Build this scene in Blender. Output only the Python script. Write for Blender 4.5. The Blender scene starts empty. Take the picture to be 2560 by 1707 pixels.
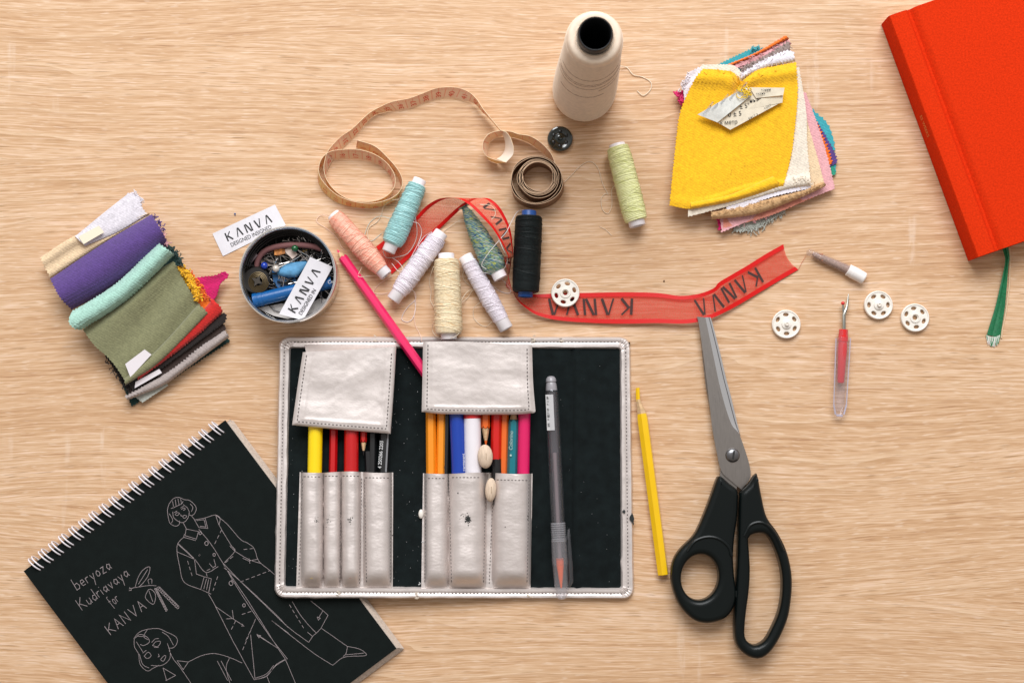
import bpy, bmesh, math, random
from mathutils import Vector, noise

random.seed(7)
S = bpy.context.scene
COL = S.collection
# ------------------------------------------------------------------ camera, world, lamps, exposure
H = 0.90                      # camera height above the tabletop (m)
F = 3600.0                    # focal length in photo pixels (photo 2560 wide)
TILT = math.radians(4.2)
cam_d = bpy.data.cameras.new('camera'); cam = bpy.data.objects.new('camera', cam_d); COL.objects.link(cam)
cam.location = (0, 0, H); cam.rotation_euler = (TILT, 0, 0)
cam_d.sensor_width = 36; cam_d.lens = F / 2560 * 36
cam_d.clip_start = 0.01; cam_d.clip_end = 20
cam_d.dof.use_dof = True; cam_d.dof.focus_distance = 0.893; cam_d.dof.aperture_fstop = 10.0
S.camera = cam
S.view_settings.view_transform = 'Standard'; S.view_settings.look = 'None'
S.view_settings.exposure = 0.0; S.view_settings.gamma = 1.0; S.view_settings.use_curve_mapping = False

W = bpy.data.worlds.new('World'); S.world = W; W.use_nodes = True
wn = W.node_tree.nodes; wl = W.node_tree.links
wn.clear()
wo = wn.new('ShaderNodeOutputWorld'); wb = wn.new('ShaderNodeBackground')
wt = wn.new('ShaderNodeTexCoord'); wsep = wn.new('ShaderNodeSeparateXYZ'); wr = wn.new('ShaderNodeValToRGB')
wm = wn.new('ShaderNodeMath'); wm.operation = 'MULTIPLY_ADD'; wm.inputs[1].default_value = 0.5; wm.inputs[2].default_value = 0.5
wl.new(wt.outputs['Generated'], wsep.inputs[0]); wl.new(wsep.outputs['Y'], wm.inputs[0]); wl.new(wm.outputs[0], wr.inputs[0])
wr.color_ramp.elements[0].position = 0.0; wr.color_ramp.elements[0].color = (0.34, 0.27, 0.21, 1)
wr.color_ramp.elements[1].position = 1.0; wr.color_ramp.elements[1].color = (1.25, 1.2, 1.2, 1)
e = wr.color_ramp.elements.new(0.5); e.color = (0.62, 0.575, 0.545, 1)
wl.new(wr.outputs[0], wb.inputs[0]); wb.inputs[1].default_value = 0.70
wl.new(wb.outputs[0], wo.inputs[0])

def area(name, loc, target, sx, sy, power, color):
    d = bpy.data.lights.new(name, 'AREA'); d.shape = 'RECTANGLE'; d.size = sx; d.size_y = sy; d.energy = power; d.color = color
    o = bpy.data.objects.new(name, d); COL.objects.link(o); o.location = loc
    o.rotation_euler = (Vector(target) - Vector(loc)).to_track_quat('-Z', 'Y').to_euler()
    return o
area('window_light', (0.02, 1.45, 1.55), (0, 0.05, 0), 1.5, 1.1, 49, (0.965, 0.985, 1.0))

# ------------------------------------------------------------------ helpers
LIFTED = False
def lift(px, py):
    """mm by which the sketchbook props up the pencil roll (left bottom corner)"""
    if py < 1000: py = 1000
    d = (px-563-(py-1050)*428/570)*.8
    return 8.0*max(0.0, min(1.0, 1-d/330))
def P(px, py, z=0.0):
    """photo pixel (2560 x 1707) and height in mm -> point in the world (m)"""
    if LIFTED: z += lift(px, py)
    z = z / 1000.0
    dx = (px - 1280) / F; dy = -(py - 853.5) / F
    d = Vector((dx, math.sin(TILT) + dy * math.cos(TILT), -math.cos(TILT) + dy * math.sin(TILT)))
    return Vector((0, 0, H)) + d * ((z - H) / d.z)

def crop(s, ox, oy):
    return lambda x, y: (x / s + ox, y / s + oy)
cL = crop(2.614, 0, 440); cN = crop(2.282, 0, 1020); cT = crop(3.92, 500, 460); cM = crop(3.36, 760, 180)
cS = crop(3.563, 800, 420); cC = crop(2.613, 1300, 0); cR = crop(2.8, 1640, 60); cB = crop(2.868, 1240, 580)
cA = crop(2.24, 670, 820); cD = crop(2.24, 1030, 820); cX = crop(1.6917, 1560, 780); cE = crop(3.015, 1880, 580)
cK = crop(2.24, 2160, 0); cF = crop(3.92, 560, 1380)

def cr(pts, n, closed=False):
    """Catmull-Rom resampling to n points, spaced by chord length"""
    pts = [tuple(map(float, p)) for p in pts]
    m = len(pts); dense = []
    segs = m if closed else m - 1
    for i in range(segs):
        if closed:
            p0, p1, p2, p3 = pts[(i-1) % m], pts[i], pts[(i+1) % m], pts[(i+2) % m]
        else:
            p1, p2 = pts[i], pts[i+1]
            p0 = pts[i-1] if i else tuple(2*a-b for a, b in zip(p1, p2))
            p3 = pts[i+2] if i+2 < m else tuple(2*a-b for a, b in zip(p2, p1))
        for k in range(12):
            t = k / 12
            dense.append(tuple(0.5*((2*b)+(-a+c)*t+(2*a-5*b+4*c-d)*t*t+(-a+3*b-3*c+d)*t**3) for a, b, c, d in zip(p0, p1, p2, p3)))
    dense.append(dense[0] if closed else pts[-1])
    return resample(dense, n, closed)

def resample(pts, n, closed=False):
    L = [0]
    for a, b in zip(pts, pts[1:]): L.append(L[-1] + math.sqrt(sum((x-y)**2 for x, y in zip(a, b))))
    out = []; j = 0
    for i in range(n):
        t = L[-1] * i / (n if closed else n-1)
        while j < len(pts)-2 and L[j+1] < t: j += 1
        d = L[j+1]-L[j]; f = (t-L[j])/d if d > 1e-12 else 0
        out.append(tuple(a+(b-a)*f for a, b in zip(pts[j], pts[j+1])))
    return out

def plain(pts, n):        # straight-sided resampling
    return resample([tuple(map(float, p)) for p in pts], n)

class MB:
    def __init__(s): s.v = []; s.f = []; s.m = []; s.a = {}
    def vert(s, p, a=None):
        s.v.append(Vector(p))
        if a is not None: s.a[len(s.v)-1] = a
        return len(s.v)-1
    def face(s, ids, m=0): s.f.append(tuple(ids)); s.m.append(m)
    def grid(s, rows, m=0, cu=False, cv=False, attr=None):
        nr, nc = len(rows), len(rows[0]); b = len(s.v)
        for i, r in enumerate(rows):
            for j, p in enumerate(r): s.vert(p, attr[i][j] if attr else None)
        for i in range(nr if cu else nr-1):
            for j in range(nc if cv else nc-1):
                i2, j2 = (i+1) % nr, (j+1) % nc
                mm = m(i, j) if callable(m) else m
                s.face((b+i*nc+j, b+i*nc+j2, b+i2*nc+j2, b+i2*nc+j), mm)
        return b
    def slab(s, top, t, m=0, mb=None, attr=None, mw=None):
        """a sheet with thickness: top rows of points, t = vector or list to the bottom layer"""
        nr, nc = len(top), len(top[0])
        b1 = s.grid(top, m, attr=attr)
        if callable(t): bot = [[p + t(i, j) for j, p in enumerate(r)] for i, r in enumerate(top)]
        else: bot = [[p + t for p in r] for r in top]
        b2 = s.grid(bot, (mb if mb is not None else m), attr=attr)
        ring = [(0, j) for j in range(nc)] + [(i, nc-1) for i in range(1, nr)] + [(nr-1, j) for j in range(nc-2, -1, -1)] + [(i, 0) for i in range(nr-2, 0, -1)]
        for k in range(len(ring)):
            (i, j), (i2, j2) = ring[k], ring[(k+1) % len(ring)]
            mm = mw if mw is not None else (m(min(i, nr-2), min(j, nc-2)) if callable(m) else m)
            s.face((b1+i*nc+j, b1+i2*nc+j2, b2+i2*nc+j2, b2+i*nc+j), mm)
    def tube(s, path, r, seg=6, m=0, closed=False, caps=True):
        path = [Vector(p) for p in path]; n = len(path)
        rr = r if isinstance(r, (list, tuple)) else [r]*n
        up = Vector((0, 0, 1)); rows = []; prev = None
        for i, p in enumerate(path):
            a = path[(i-1) % n] if (closed or i) else p
            b = path[(i+1) % n] if (closed or i < n-1) else p
            t = (b-a)
            if t.length < 1e-12: t = Vector((1, 0, 0))
            t.normalize()
            if prev is None:
                q = up if abs(t.dot(up)) < 0.9 else Vector((1, 0, 0))
                nx = t.cross(q).normalized()
            else:
                nx = prev - t*prev.dot(t)
                nx = nx.normalized() if nx.length > 1e-9 else t.cross(up).normalized()
            prev = nx; ny = t.cross(nx)
            rows.append([p + (nx*math.cos(2*math.pi*k/seg)+ny*math.sin(2*math.pi*k/seg))*rr[i] for k in range(seg)])
        b = s.grid(rows, m, cu=closed, cv=True)
        if caps and not closed:
            s.face([b+k for k in range(seg)][::-1], m); s.face([b+(n-1)*seg+k for k in range(seg)], m)
    def lathe(s, o, ax, prof, seg=32, m=0, fn=None, ref=None, cap0=False, cap1=False):
        """prof: (distance along axis, radius) in m"""
        ax = Vector(ax).normalized(); o = Vector(o)
        q = ref or (Vector((0, 0, 1)) if abs(ax.z) < 0.9 else Vector((1, 0, 0)))
        nx = ax.cross(q).normalized(); ny = ax.cross(nx)
        rows = []
        for i, (t, r) in enumerate(prof):
            row = []
            for k in range(seg):
                a = 2*math.pi*k/seg; rk = r*(fn(t, a) if fn else 1)
                row.append(o + ax*t + (nx*math.cos(a)+ny*math.sin(a))*rk)
            rows.append(row)
        b = s.grid(rows, m, cv=True); n = len(prof)
        if cap0: s.face([b+k for k in range(seg)][::-1], m if not callable(m) else m(0, 0))
        if cap1: s.face([b+(n-1)*seg+k for k in range(seg)], m if not callable(m) else m(n-2, 0))
    def ball(s, c, rx, ry=None, rz=None, m=0, seg=16, rot=0.0):
        ry = ry or rx; rz = rz or rx; c = Vector(c); ca, sa = math.cos(rot), math.sin(rot)
        rows = []
        for i in range(seg//2+1):
            th = math.pi*i/(seg//2); row = []
            for k in range(seg):
                a = 2*math.pi*k/seg
                x, y, z = rx*math.sin(th)*math.cos(a), ry*math.sin(th)*math.sin(a), rz*math.cos(th)
                row.append(c + Vector((x*ca-y*sa, x*sa+y*ca, z)))
            rows.append(row)
        s.grid(rows, m, cv=True)
    def prism(s, pts, z0, z1, m=0, mt=None):
        """pixel outline extruded between two heights (mm)"""
        n = len(pts)
        b = [s.vert(P(x, y, z1)) for x, y in pts]; q = [P(x, y, z1) for x, y in pts]
        c = [s.vert((p.x, p.y, z0/1000)) for p in q]
        s.face(b, m if mt is None else mt); s.face(c[::-1], m)
        for i in range(n): s.face((b[i], b[(i+1) % n], c[(i+1) % n], c[i]), m)
    def build(s, name, mats, parent=None, smooth=True, ang=40):
        me = bpy.data.meshes.new(name)
        off = parent_world(parent) if parent else Vector((0, 0, 0))
        me.from_pydata([v-off for v in s.v], [], s.f)
        mats = mats if isinstance(mats, (list, tuple)) else [mats]
        for mt in mats: me.materials.append(mt)
        for p, mi in zip(me.polygons, s.m): p.material_index = mi
        if s.a:
            at = me.attributes.new('tuv', 'FLOAT_VECTOR', 'POINT')
            for i, a in s.a.items(): at.data[i].vector = (a[0], a[1], 0)
        bm = bmesh.new(); bm.from_mesh(me); bmesh.ops.recalc_face_normals(bm, faces=bm.faces); bm.to_mesh(me); bm.free()
        if smooth:
            me.shade_smooth(); me.set_sharp_from_angle(angle=math.radians(ang))
        o = bpy.data.objects.new(name, me); COL.objects.link(o)
        if parent: o.parent = parent
        return o

def parent_world(p):
    v = Vector(p.location)
    while p.parent: p = p.parent; v += Vector(p.location)
    return v

def tag(o, label=None, cat=None, group=None, kind=None):
    if label: o['label'] = label
    if cat: o['category'] = cat
    if group: o['group'] = group
    if kind: o['kind'] = kind
    return o
def thing(name, label, cat, px, py, z=0, group=None):
    o = bpy.data.objects.new(name, None); COL.objects.link(o); o.location = P(px, py, z); o.empty_display_size = 0.01
    return tag(o, label, cat, group)

# 2D filled curve (outline + holes) with rounded edges; splines are lists of world (x,y)
def filled(splines, z, half, bevel, res=3):
    cu = bpy.data.curves.new('c', 'CURVE'); cu.dimensions = '2D'; cu.fill_mode = 'BOTH'
    for sp in splines:
        s_ = cu.splines.new('POLY'); s_.points.add(len(sp)-1); s_.use_cyclic_u = True
        for p, q in zip(s_.points, sp): p.co = (q[0], q[1], 0, 1)
    cu.extrude = half; cu.bevel_depth = bevel; cu.bevel_resolution = res; cu.offset = -bevel
    o = bpy.data.objects.new('c', cu); COL.objects.link(o)
    dg = bpy.context.evaluated_depsgraph_get(); me = bpy.data.meshes.new_from_object(o.evaluated_get(dg))
    r = ([Vector((v.co.x, v.co.y, v.co.z+z)) for v in me.vertices], [tuple(p.vertices) for p in me.polygons])
    bpy.data.objects.remove(o); bpy.data.curves.remove(cu); bpy.data.meshes.remove(me)
    return r
def add_raw(mb, raw, m=0):
    b = len(mb.v)
    for v in raw[0]: mb.vert(v)
    for f in raw[1]: mb.face([b+i for i in f], m)

_tc = {}
def font_mesh(text):
    if text in _tc: return _tc[text]
    cu = bpy.data.curves.new('t', 'FONT'); cu.body = text; cu.size = 1; cu.resolution_u = 3
    o = bpy.data.objects.new('t', cu); COL.objects.link(o)
    dg = bpy.context.evaluated_depsgraph_get(); me = bpy.data.meshes.new_from_object(o.evaluated_get(dg))
    r = ([(v.co.x, v.co.y) for v in me.vertices], [tuple(p.vertices) for p in me.polygons])
    bpy.data.objects.remove(o); bpy.data.curves.remove(cu); bpy.data.meshes.remove(me)
    _tc[text] = r; return r
def font_text(mb, text, fn, m=0):
    vs, fs = font_mesh(text); b = len(mb.v)
    for x, y in vs: mb.vert(fn(x, y))
    for f in fs: mb.face([b+i for i in f], m)
def planar(o, d, size, z, squash=1.0):
    """text frame on the picture plane: origin px, direction px, letter size px, height mm"""
    l = math.hypot(*d); dx, dy = d[0]/l, d[1]/l
    return lambda x, y: P(o[0]+(dx*x*squash+dy*y)*size, o[1]+(dy*x*squash-dx*y)*size, z)

GL = {  # single-stroke letters: strokes, advance  (baseline 0, cap height 1)
 'K': ([[(0, 0), (0, 1)], [(.6, 1), (.05, .45)], [(.15, .55), (.62, 0)]], .85),
 'L': ([[(0, 0), (.33, 1), (.66, 0)]], .9),     # A without its bar
 'N': ([[(0, 0), (0, 1), (.6, 0), (.6, 1)]], .9),
 'V': ([[(0, 1), (.33, 0), (.66, 1)]], .9),
 'A': ([[(0, 0), (.3, 1), (.6, 0)], [(.12, .4), (.48, .4)]], .8),
 'b': ([[(0, 1), (0, 0), (.3, .02), (.42, .25), (.3, .5), (.05, .45)]], .6),
 'e': ([[(.02, .27), (.4, .3), (.32, .5), (.1, .5), (0, .25), (.12, .02), (.4, .06)]], .58),
 'r': ([[(0, .5), (0, 0)], [(0, .35), (.15, .5), (.32, .46)]], .46),
 'y': ([[(0, .5), (.2, .05)], [(.42, .5), (.05, -.45)]], .58),
 'o': ([[(.2, .5), (.03, .35), (.05, .1), (.2, 0), (.38, .12), (.38, .38), (.2, .5)]], .58),
 'z': ([[(0, .5), (.36, .5), (0, 0), (.4, 0)]], .55),
 'a': ([[(.38, .4), (.2, .5), (.02, .28), (.15, .02), (.38, .2)], [(.4, .5), (.38, .1), (.46, 0)]], .62),
 'u': ([[(0, .5), (.02, .1), (.2, 0), (.38, .2)], [(.4, .5), (.4, 0)]], .58),
 'd': ([[(.38, .4), (.2, .5), (.02, .25), (.15, 0), (.38, .15)], [(.4, 1), (.4, 0)]], .58),
 'i': ([[(0, .5), (0, 0)], [(0, .72), (.02, .76)]], .22),
 'v': ([[(0, .5), (.2, 0), (.4, .5)]], .55),
 'f': ([[(.3, .95), (.12, .9), (.1, -.3)], [(0, .5), (.3, .5)]], .42),
}
def stroke(mb, pts, fn, w, m=0):
    """flat line of width w in the frame of fn"""
    n = len(pts)
    L = []; R = []
    for i in range(n):
        a = pts[max(i-1, 0)]; b = pts[min(i+1, n-1)]
        tx, ty = b[0]-a[0], b[1]-a[1]; l = math.hypot(tx, ty) or 1
        k = 1.0
        if 0 < i < n-1:
            u1 = (pts[i][0]-a[0], pts[i][1]-a[1]); u2 = (b[0]-pts[i][0], b[1]-pts[i][1])
            l1 = math.hypot(*u1) or 1; l2 = math.hypot(*u2) or 1
            c = (u1[0]*u2[0]+u1[1]*u2[1])/l1/l2; k = min(1/math.sqrt(max((1+c)/2, .12)), 2.5)
            tx, ty = u1[0]/l1+u2[0]/l2, u1[1]/l1+u2[1]/l2; l = math.hypot(tx, ty) or 1
        nx, ny = -ty/l*w/2*k, tx/l*w/2*k
        L.append(fn(pts[i][0]+nx, pts[i][1]+ny)); R.append(fn(pts[i][0]-nx, pts[i][1]-ny))
    mb.grid([L, R], m)
def densify(pts, step):
    out = [pts[0]]
    for a, b in zip(pts, pts[1:]):
        k = max(1, int(math.hypot(b[0]-a[0], b[1]-a[1])/step))
        for i in range(1, k+1): out.append((a[0]+(b[0]-a[0])*i/k, a[1]+(b[1]-a[1])*i/k))
    return out
def write(mb, word, fn, w, m=0, gap=0.0, wx=1.0, jit=0.0, step=9):
    x = 0
    for ch in word:
        if ch == ' ': x += .5; continue
        ss, adv = GL[ch]
        for st in ss:
            pts = [((x+px*wx)+random.uniform(-jit, jit), py+random.uniform(-jit, jit)) for px, py in st]
            stroke(mb, densify(pts, step), fn, w, m)
        x += adv*wx+gap
    return x
def logo(mb, fn, m=0, gap=.42, thick=.17, thin=.09):
    """the five-letter mark: K, barless A, N, V, barless A, heavy and light strokes"""
    x = 0
    for ch in 'KLNVL':
        ss, adv = GL[ch]
        if ch == 'K':
            stroke(mb, densify([(x, 0), (x, 1)], .2), fn, thick, m); stroke(mb, densify([(x+.58, 1), (x+.1, .5)], .2), fn, thin, m); stroke(mb, densify([(x+.17, .57), (x+.62, 0)], .2), fn, thick, m)
        elif ch == 'L':
            stroke(mb, densify([(x, 0), (x+.3, 1)], .2), fn, thin, m); stroke(mb, densify([(x+.36, 1), (x+.66, 0)], .2), fn, thick, m)
        elif ch == 'N':
            stroke(mb, densify([(x, 0), (x, 1)], .2), fn, thick*.9, m); stroke(mb, densify([(x+.14, 1), (x+.52, 0)], .2), fn, thick, m); stroke(mb, densify([(x+.66, 0), (x+.66, 1)], .2), fn, thick*.9, m)
        elif ch == 'V':
            stroke(mb, densify([(x, 1), (x+.28, 0)], .2), fn, thick, m); stroke(mb, densify([(x+.36, 0), (x+.66, 1)], .2), fn, thin, m)
        x += .66+gap
    return x

# ------------------------------------------------------------------ materials
class NT:
    def __init__(s, name):
        s.mat = bpy.data.materials.new(name); s.mat.use_nodes = True; s.t = s.mat.node_tree
        s.b = s.t.nodes['Principled BSDF']; s.out = s.t.nodes['Material Output']
    def n(s, typ, **kw):
        x = s.t.nodes.new(typ)
        for k, v in kw.items(): setattr(x, k, v)
        return x
    def l(s, a, b): s.t.links.new(a, b)
    def put(s, sock, v):
        if hasattr(v, 'is_output') or isinstance(v, bpy.types.NodeSocket): s.l(v, sock)
        else: sock.default_value = v
    def math(s, op, a, b=0.0, c=0.0, clamp=False):
        x = s.n('ShaderNodeMath', operation=op, use_clamp=clamp)
        s.put(x.inputs[0], a); s.put(x.inputs[1], b); s.put(x.inputs[2], c); return x.outputs[0]
    def mapr(s, v, a, b, c=0.0, d=1.0):
        x = s.n('ShaderNodeMapRange'); s.put(x.inputs[0], v)
        for i, q in enumerate((a, b, c, d)): x.inputs[i+1].default_value = q
        return x.outputs[0]
    def comb(s, x, y, z=0.0):
        c = s.n('ShaderNodeCombineXYZ'); s.put(c.inputs[0], x); s.put(c.inputs[1], y); s.put(c.inputs[2], z); return c.outputs[0]
    def noise(s, v, scale=1.0, detail=2.0, rough=.5, dist=0.0):
        x = s.n('ShaderNodeTexNoise'); s.put(x.inputs['Vector'], v); x.inputs['Scale'].default_value = scale
        x.inputs['Detail'].default_value = detail; x.inputs['Roughness'].default_value = rough; x.inputs['Distortion'].default_value = dist
        return x.outputs[0]
    def mix(s, f, a, b, mode='MIX'):
        x = s.n('ShaderNodeMix', data_type='RGBA', blend_type=mode)
        s.put(x.inputs[0], f); s.put(x.inputs[6], a); s.put(x.inputs[7], b); return x.outputs[2]
    def obj(s): return s.n('ShaderNodeTexCoord').outputs['Object']
    def bump(s, h, strength, dist=0.001):
        x = s.n('ShaderNodeBump'); x.inputs['Strength'].default_value = strength; x.inputs['Distance'].default_value = dist
        s.l(h, x.inputs['Height']); s.l(x.outputs[0], s.b.inputs['Normal'])
def c4(c): return (c[0], c[1], c[2], 1)
def simple(name, col, rough=.5, metal=0.0, spec=.5, var=0.0, vs=150, bump=0.0, bs=900, bd=.0003, coat=0.0, stretch=(1, 1, 1), sheen=0.0):
    t = NT(name); b = t.b
    b.inputs['Roughness'].default_value = rough; b.inputs['Metallic'].default_value = metal
    b.inputs['Specular IOR Level'].default_value = spec; b.inputs['Coat Weight'].default_value = coat
    b.inputs['Coat Roughness'].default_value = .15
    if sheen: b.inputs['Sheen Weight'].default_value = sheen; b.inputs['Sheen Roughness'].default_value = .6
    o = t.obj()
    mp = t.n('ShaderNodeMapping'); mp.inputs['Scale'].default_value = stretch; t.l(o, mp.inputs[0]); o = mp.outputs[0]
    if var:
        f = t.noise(o, vs, 4)
        t.l(t.mix(t.mapr(f, .3, .7), c4([c*(1-var) for c in col]), c4([min(1, c*(1+var)) for c in col])), b.inputs['Base Color'])
    else: b.inputs['Base Color'].default_value = c4(col)
    if bump: t.bump(t.noise(o, bs, 3), bump, bd)
    return t.mat
def fabric(name, col, pile=.5, sc=1500, tw=None):
    """brushed or knitted swatch cloth"""
    t = NT(name); b = t.b; o = t.obj()
    b.inputs['Roughness'].default_value = .95; b.inputs['Specular IOR Level'].default_value = .12
    b.inputs['Sheen Weight'].default_value = .25; b.inputs['Sheen Roughness'].default_value = .6
    f = t.noise(o, 320, 5, .65); g = t.noise(o, sc, 2)
    f7 = t.noise(o, 850, 2)
    c1 = t.mix(t.mapr(t.math('ADD', t.math('MULTIPLY', f, .5), t.math('MULTIPLY', f7, .5)), .36, .64), c4([c*.80 for c in col]), c4([min(1, c*1.10) for c in col]))
    t.l(c1, b.inputs['Base Color'])
    sep = t.n('ShaderNodeSeparateXYZ'); t.l(o, sep.inputs[0])
    u = t.math('ADD', t.math('MULTIPLY', sep.outputs[0], .5), t.math('MULTIPLY', sep.outputs[1], .87))
    w = t.math('SINE', t.math('ADD', t.math('MULTIPLY', u, 4200), t.math('MULTIPLY', f, 14)))
    h = t.math('ADD', t.math('MULTIPLY', w, .22), t.math('ADD', t.math('MULTIPLY', g, 1.2), t.math('MULTIPLY', f, 1.3)))
    t.bump(h, pile*.75, .0005)
    return t.mat

def oak():
    t = NT('oak_laminate'); b = t.b; o = t.obj()
    sep = t.n('ShaderNodeSeparateXYZ'); t.l(o, sep.inputs[0]); X, Y = sep.outputs[0], sep.outputs[1]
    # boards of the printed figure: each has its own grain
    bid = None
    for k, py in enumerate((102, 395, 700, 1010, 1262, 1492)):
        q = t.math('MULTIPLY', t.math('GREATER_THAN', t.math('SUBTRACT', P(1280, py).y, Y), 0.0), 1.0)
        bid = q if bid is None else t.math('ADD', bid, q)
    bz = t.math('MULTIPLY', bid, 3.7)
    w1 = t.noise(t.comb(t.math('ADD', t.math('MULTIPLY', X, 2.2), bz), t.math('MULTIPLY', Y, 4.5), bz), 1, 1)
    w2 = t.noise(t.comb(t.math('MULTIPLY', X, 30), t.math('MULTIPLY', Y, 60), 3.0), 1, 2)
    yy = t.math('ADD', t.math('ADD', Y, bz), t.math('ADD', t.math('MULTIPLY', t.math('SUBTRACT', w1, .5), .065), t.math('MULTIPLY', t.math('SUBTRACT', w2, .5), .0016)))
    fine = t.noise(t.comb(t.math('MULTIPLY', X, 20), t.math('MULTIPLY', yy, 1000)), 1, 1, .5)
    fine2 = t.noise(t.comb(t.math('MULTIPLY', X, 75), t.math('MULTIPLY', yy, 1300), 5.0), 1, 1, .5)
    mid = t.noise(t.comb(t.math('MULTIPLY', X, 5), t.math('MULTIPLY', yy, 330), 2.0), 1, 3, .6)
    broad = t.noise(t.comb(t.math('MULTIPLY', X, 1.5), t.math('MULTIPLY', yy, 30), 9.0), 1, 3, .55)
    v = t.math('ADD', t.math('MULTIPLY', fine, .52), t.math('MULTIPLY', mid, .42))
    v = t.math('ADD', v, t.math('MULTIPLY', fine2, .46))
    v = t.math('ADD', v, t.math('MULTIPLY', broad, .26))
    r = t.n('ShaderNodeValToRGB'); t.l(t.mapr(v, .56, 1.10), r.inputs[0])
    el = r.color_ramp.elements
    el[0].position = 0; el[0].color = (.42, .225, .120, 1); el[1].position = 1; el[1].color = (.84, .615, .475, 1)
    for p_, c_ in ((.32, (.58, .350, .192)), (.5, (.65, .418, .248)), (.70, (.73, .503, .328))):
        q = el.new(p_); q.color = c4(c_)
    col = r.outputs[0]
    # short pale and dark flecks
    fl1 = t.noise(t.comb(t.math('MULTIPLY', X, 110), t.math('MULTIPLY', yy, 900), 21.0), 1, 1, .5)
    col = t.mix(t.math('MULTIPLY', t.mapr(fl1, .60, .72), .36), col, (.90, .73, .58, 1))
    pores = t.noise(t.comb(t.math('MULTIPLY', X, 60), t.math('MULTIPLY', yy, 1100), 12.0), 1, 1, .5)
    pm = t.math('MULTIPLY', t.mapr(pores, .63, .73), t.mapr(broad, .36, .58))
    col = t.mix(t.math('MULTIPLY', pm, .75), col, (.33, .18, .085, 1))
    # thin growth-ring lines, pale with a darker side
    rn = t.math('FRACT', t.math('ADD', t.math('MULTIPLY', yy, 62), t.math('MULTIPLY', t.noise(t.comb(t.math('MULTIPLY', X, 3.5), t.math('MULTIPLY', yy, 18), 4.0), 1, 3, .6), 3.2)))
    gate = t.mapr(t.noise(t.comb(t.math('MULTIPLY', X, 4), t.math('MULTIPLY', Y, 9), 8.0), 1, 1), .42, .56)
    col = t.mix(t.math('MULTIPLY', t.math('MULTIPLY', t.mapr(rn, .76, .99), gate), .28), col, (.42, .23, .105, 1))
    col = t.mix(t.math('MULTIPLY', t.math('MULTIPLY', t.mapr(rn, .12, .0), gate), .36), col, (.86, .66, .46, 1))
    # pale saw marks across the grain, in patches
    saw = t.noise(t.comb(t.math('MULTIPLY', X, 95), t.math('MULTIPLY', Y, 9), 1.5), 1, 2)
    sawb = t.noise(t.comb(t.math('MULTIPLY', X, 420), t.math('MULTIPLY', Y, 160), 1.5), 1, 2)
    patch = None
    for (px, py, rx, ry) in ((110, 190, 175, 105), (2000, 170, 240, 120), (2330, 430, 190, 90), (2270, 600, 130, 70), (150, 1220, 150, 140), (1850, 1560, 190, 160), (400, 1150, 200, 90), (2040, 420, 60, 60)):
        c = P(px, py)
        ux = t.math('MULTIPLY', t.math('SUBTRACT', X, c.x), 4000/rx); uy = t.math('MULTIPLY', t.math('SUBTRACT', Y, c.y), 4000/ry)
        q = t.math('SUBTRACT', 1.0, t.math('MAXIMUM', t.math('ABSOLUTE', ux), t.math('ABSOLUTE', uy)), clamp=True)
        q = t.mapr(q, 0, .25)
        patch = q if patch is None else t.math('MAXIMUM', patch, q)
    sm = t.math('MULTIPLY', t.math('MULTIPLY', t.mapr(saw, .60, .68), t.mapr(sawb, .3, .6)), patch)
    col = t.mix(t.math('MULTIPLY', sm, .30), col, (.86, .72, .60, 1))
    t.l(col, b.inputs['Base Color'])
    b.inputs['Roughness'].default_value = .55; b.inputs['Specular IOR Level'].default_value = .28
    hh = t.math('ADD', t.math('MULTIPLY', fine, 1.0), t.math('MULTIPLY', fine2, .6))
    t.bump(hh, .30, .0003)
    return t.mat

def leather(name, col):
    t = NT(name); b = t.b; o = t.obj()
    b.inputs['Metallic'].default_value = .52
    n1 = t.noise(o, 55, 4, .6); n2 = t.noise(o, 1100, 3, .6); n3 = t.noise(o, 380, 4, .7, 1.2)
    t.l(t.mix(t.mapr(n1, .35, .65), c4([c*.90 for c in col]), c4(col)), b.inputs['Base Color'])
    t.l(t.mapr(n3, .3, .7, .38, .52), b.inputs['Roughness'])
    t.bump(t.math('ADD', t.math('MULTIPLY', n2, .35), t.math('ADD', t.math('MULTIPLY', n3, .8), t.math('MULTIPLY', n1, .5))), .26, .0004)
    return t.mat

def thread_mat(name, cols, rough=.5, spec=.4, sheen=.0):
    """wound thread: colour varies from strand to strand"""
    t = NT(name); b = t.b; o = t.obj()
    n = t.noise(o, 420, 3, .7)
    if len(cols) == 1:
        c = cols[0]; colr = t.mix(t.mapr(n, .3, .7), c4([k*.88 for k in c]), c4([min(1, k*1.08) for k in c]))
    else:
        sep = t.n('ShaderNodeSeparateXYZ'); t.l(o, sep.inputs[0])
        n = t.noise(t.comb(t.math('MULTIPLY', sep.outputs[0], 90), t.math('ADD', t.math('MULTIPLY', sep.outputs[1], 760), t.math('MULTIPLY', sep.outputs[0], 260))), 1, 2, .7)
        r = t.n('ShaderNodeValToRGB'); r.color_ramp.interpolation = 'CONSTANT'; t.l(t.mapr(n, .25, .75), r.inputs[0]); el = r.color_ramp.elements
        el[0].position = 0; el[0].color = c4(cols[0]); el[1].position = 1-1/len(cols); el[1].color = c4(cols[-1])
        for i in range(1, len(cols)-1): q = el.new(i/len(cols)); q.color = c4(cols[i])
        colr = r.outputs[0]
    t.l(colr, b.inputs['Base Color']); b.inputs['Roughness'].default_value = rough
    b.inputs['Specular IOR Level'].default_value = spec; b.inputs['Sheen Weight'].default_value = sheen
    return t.mat

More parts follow.
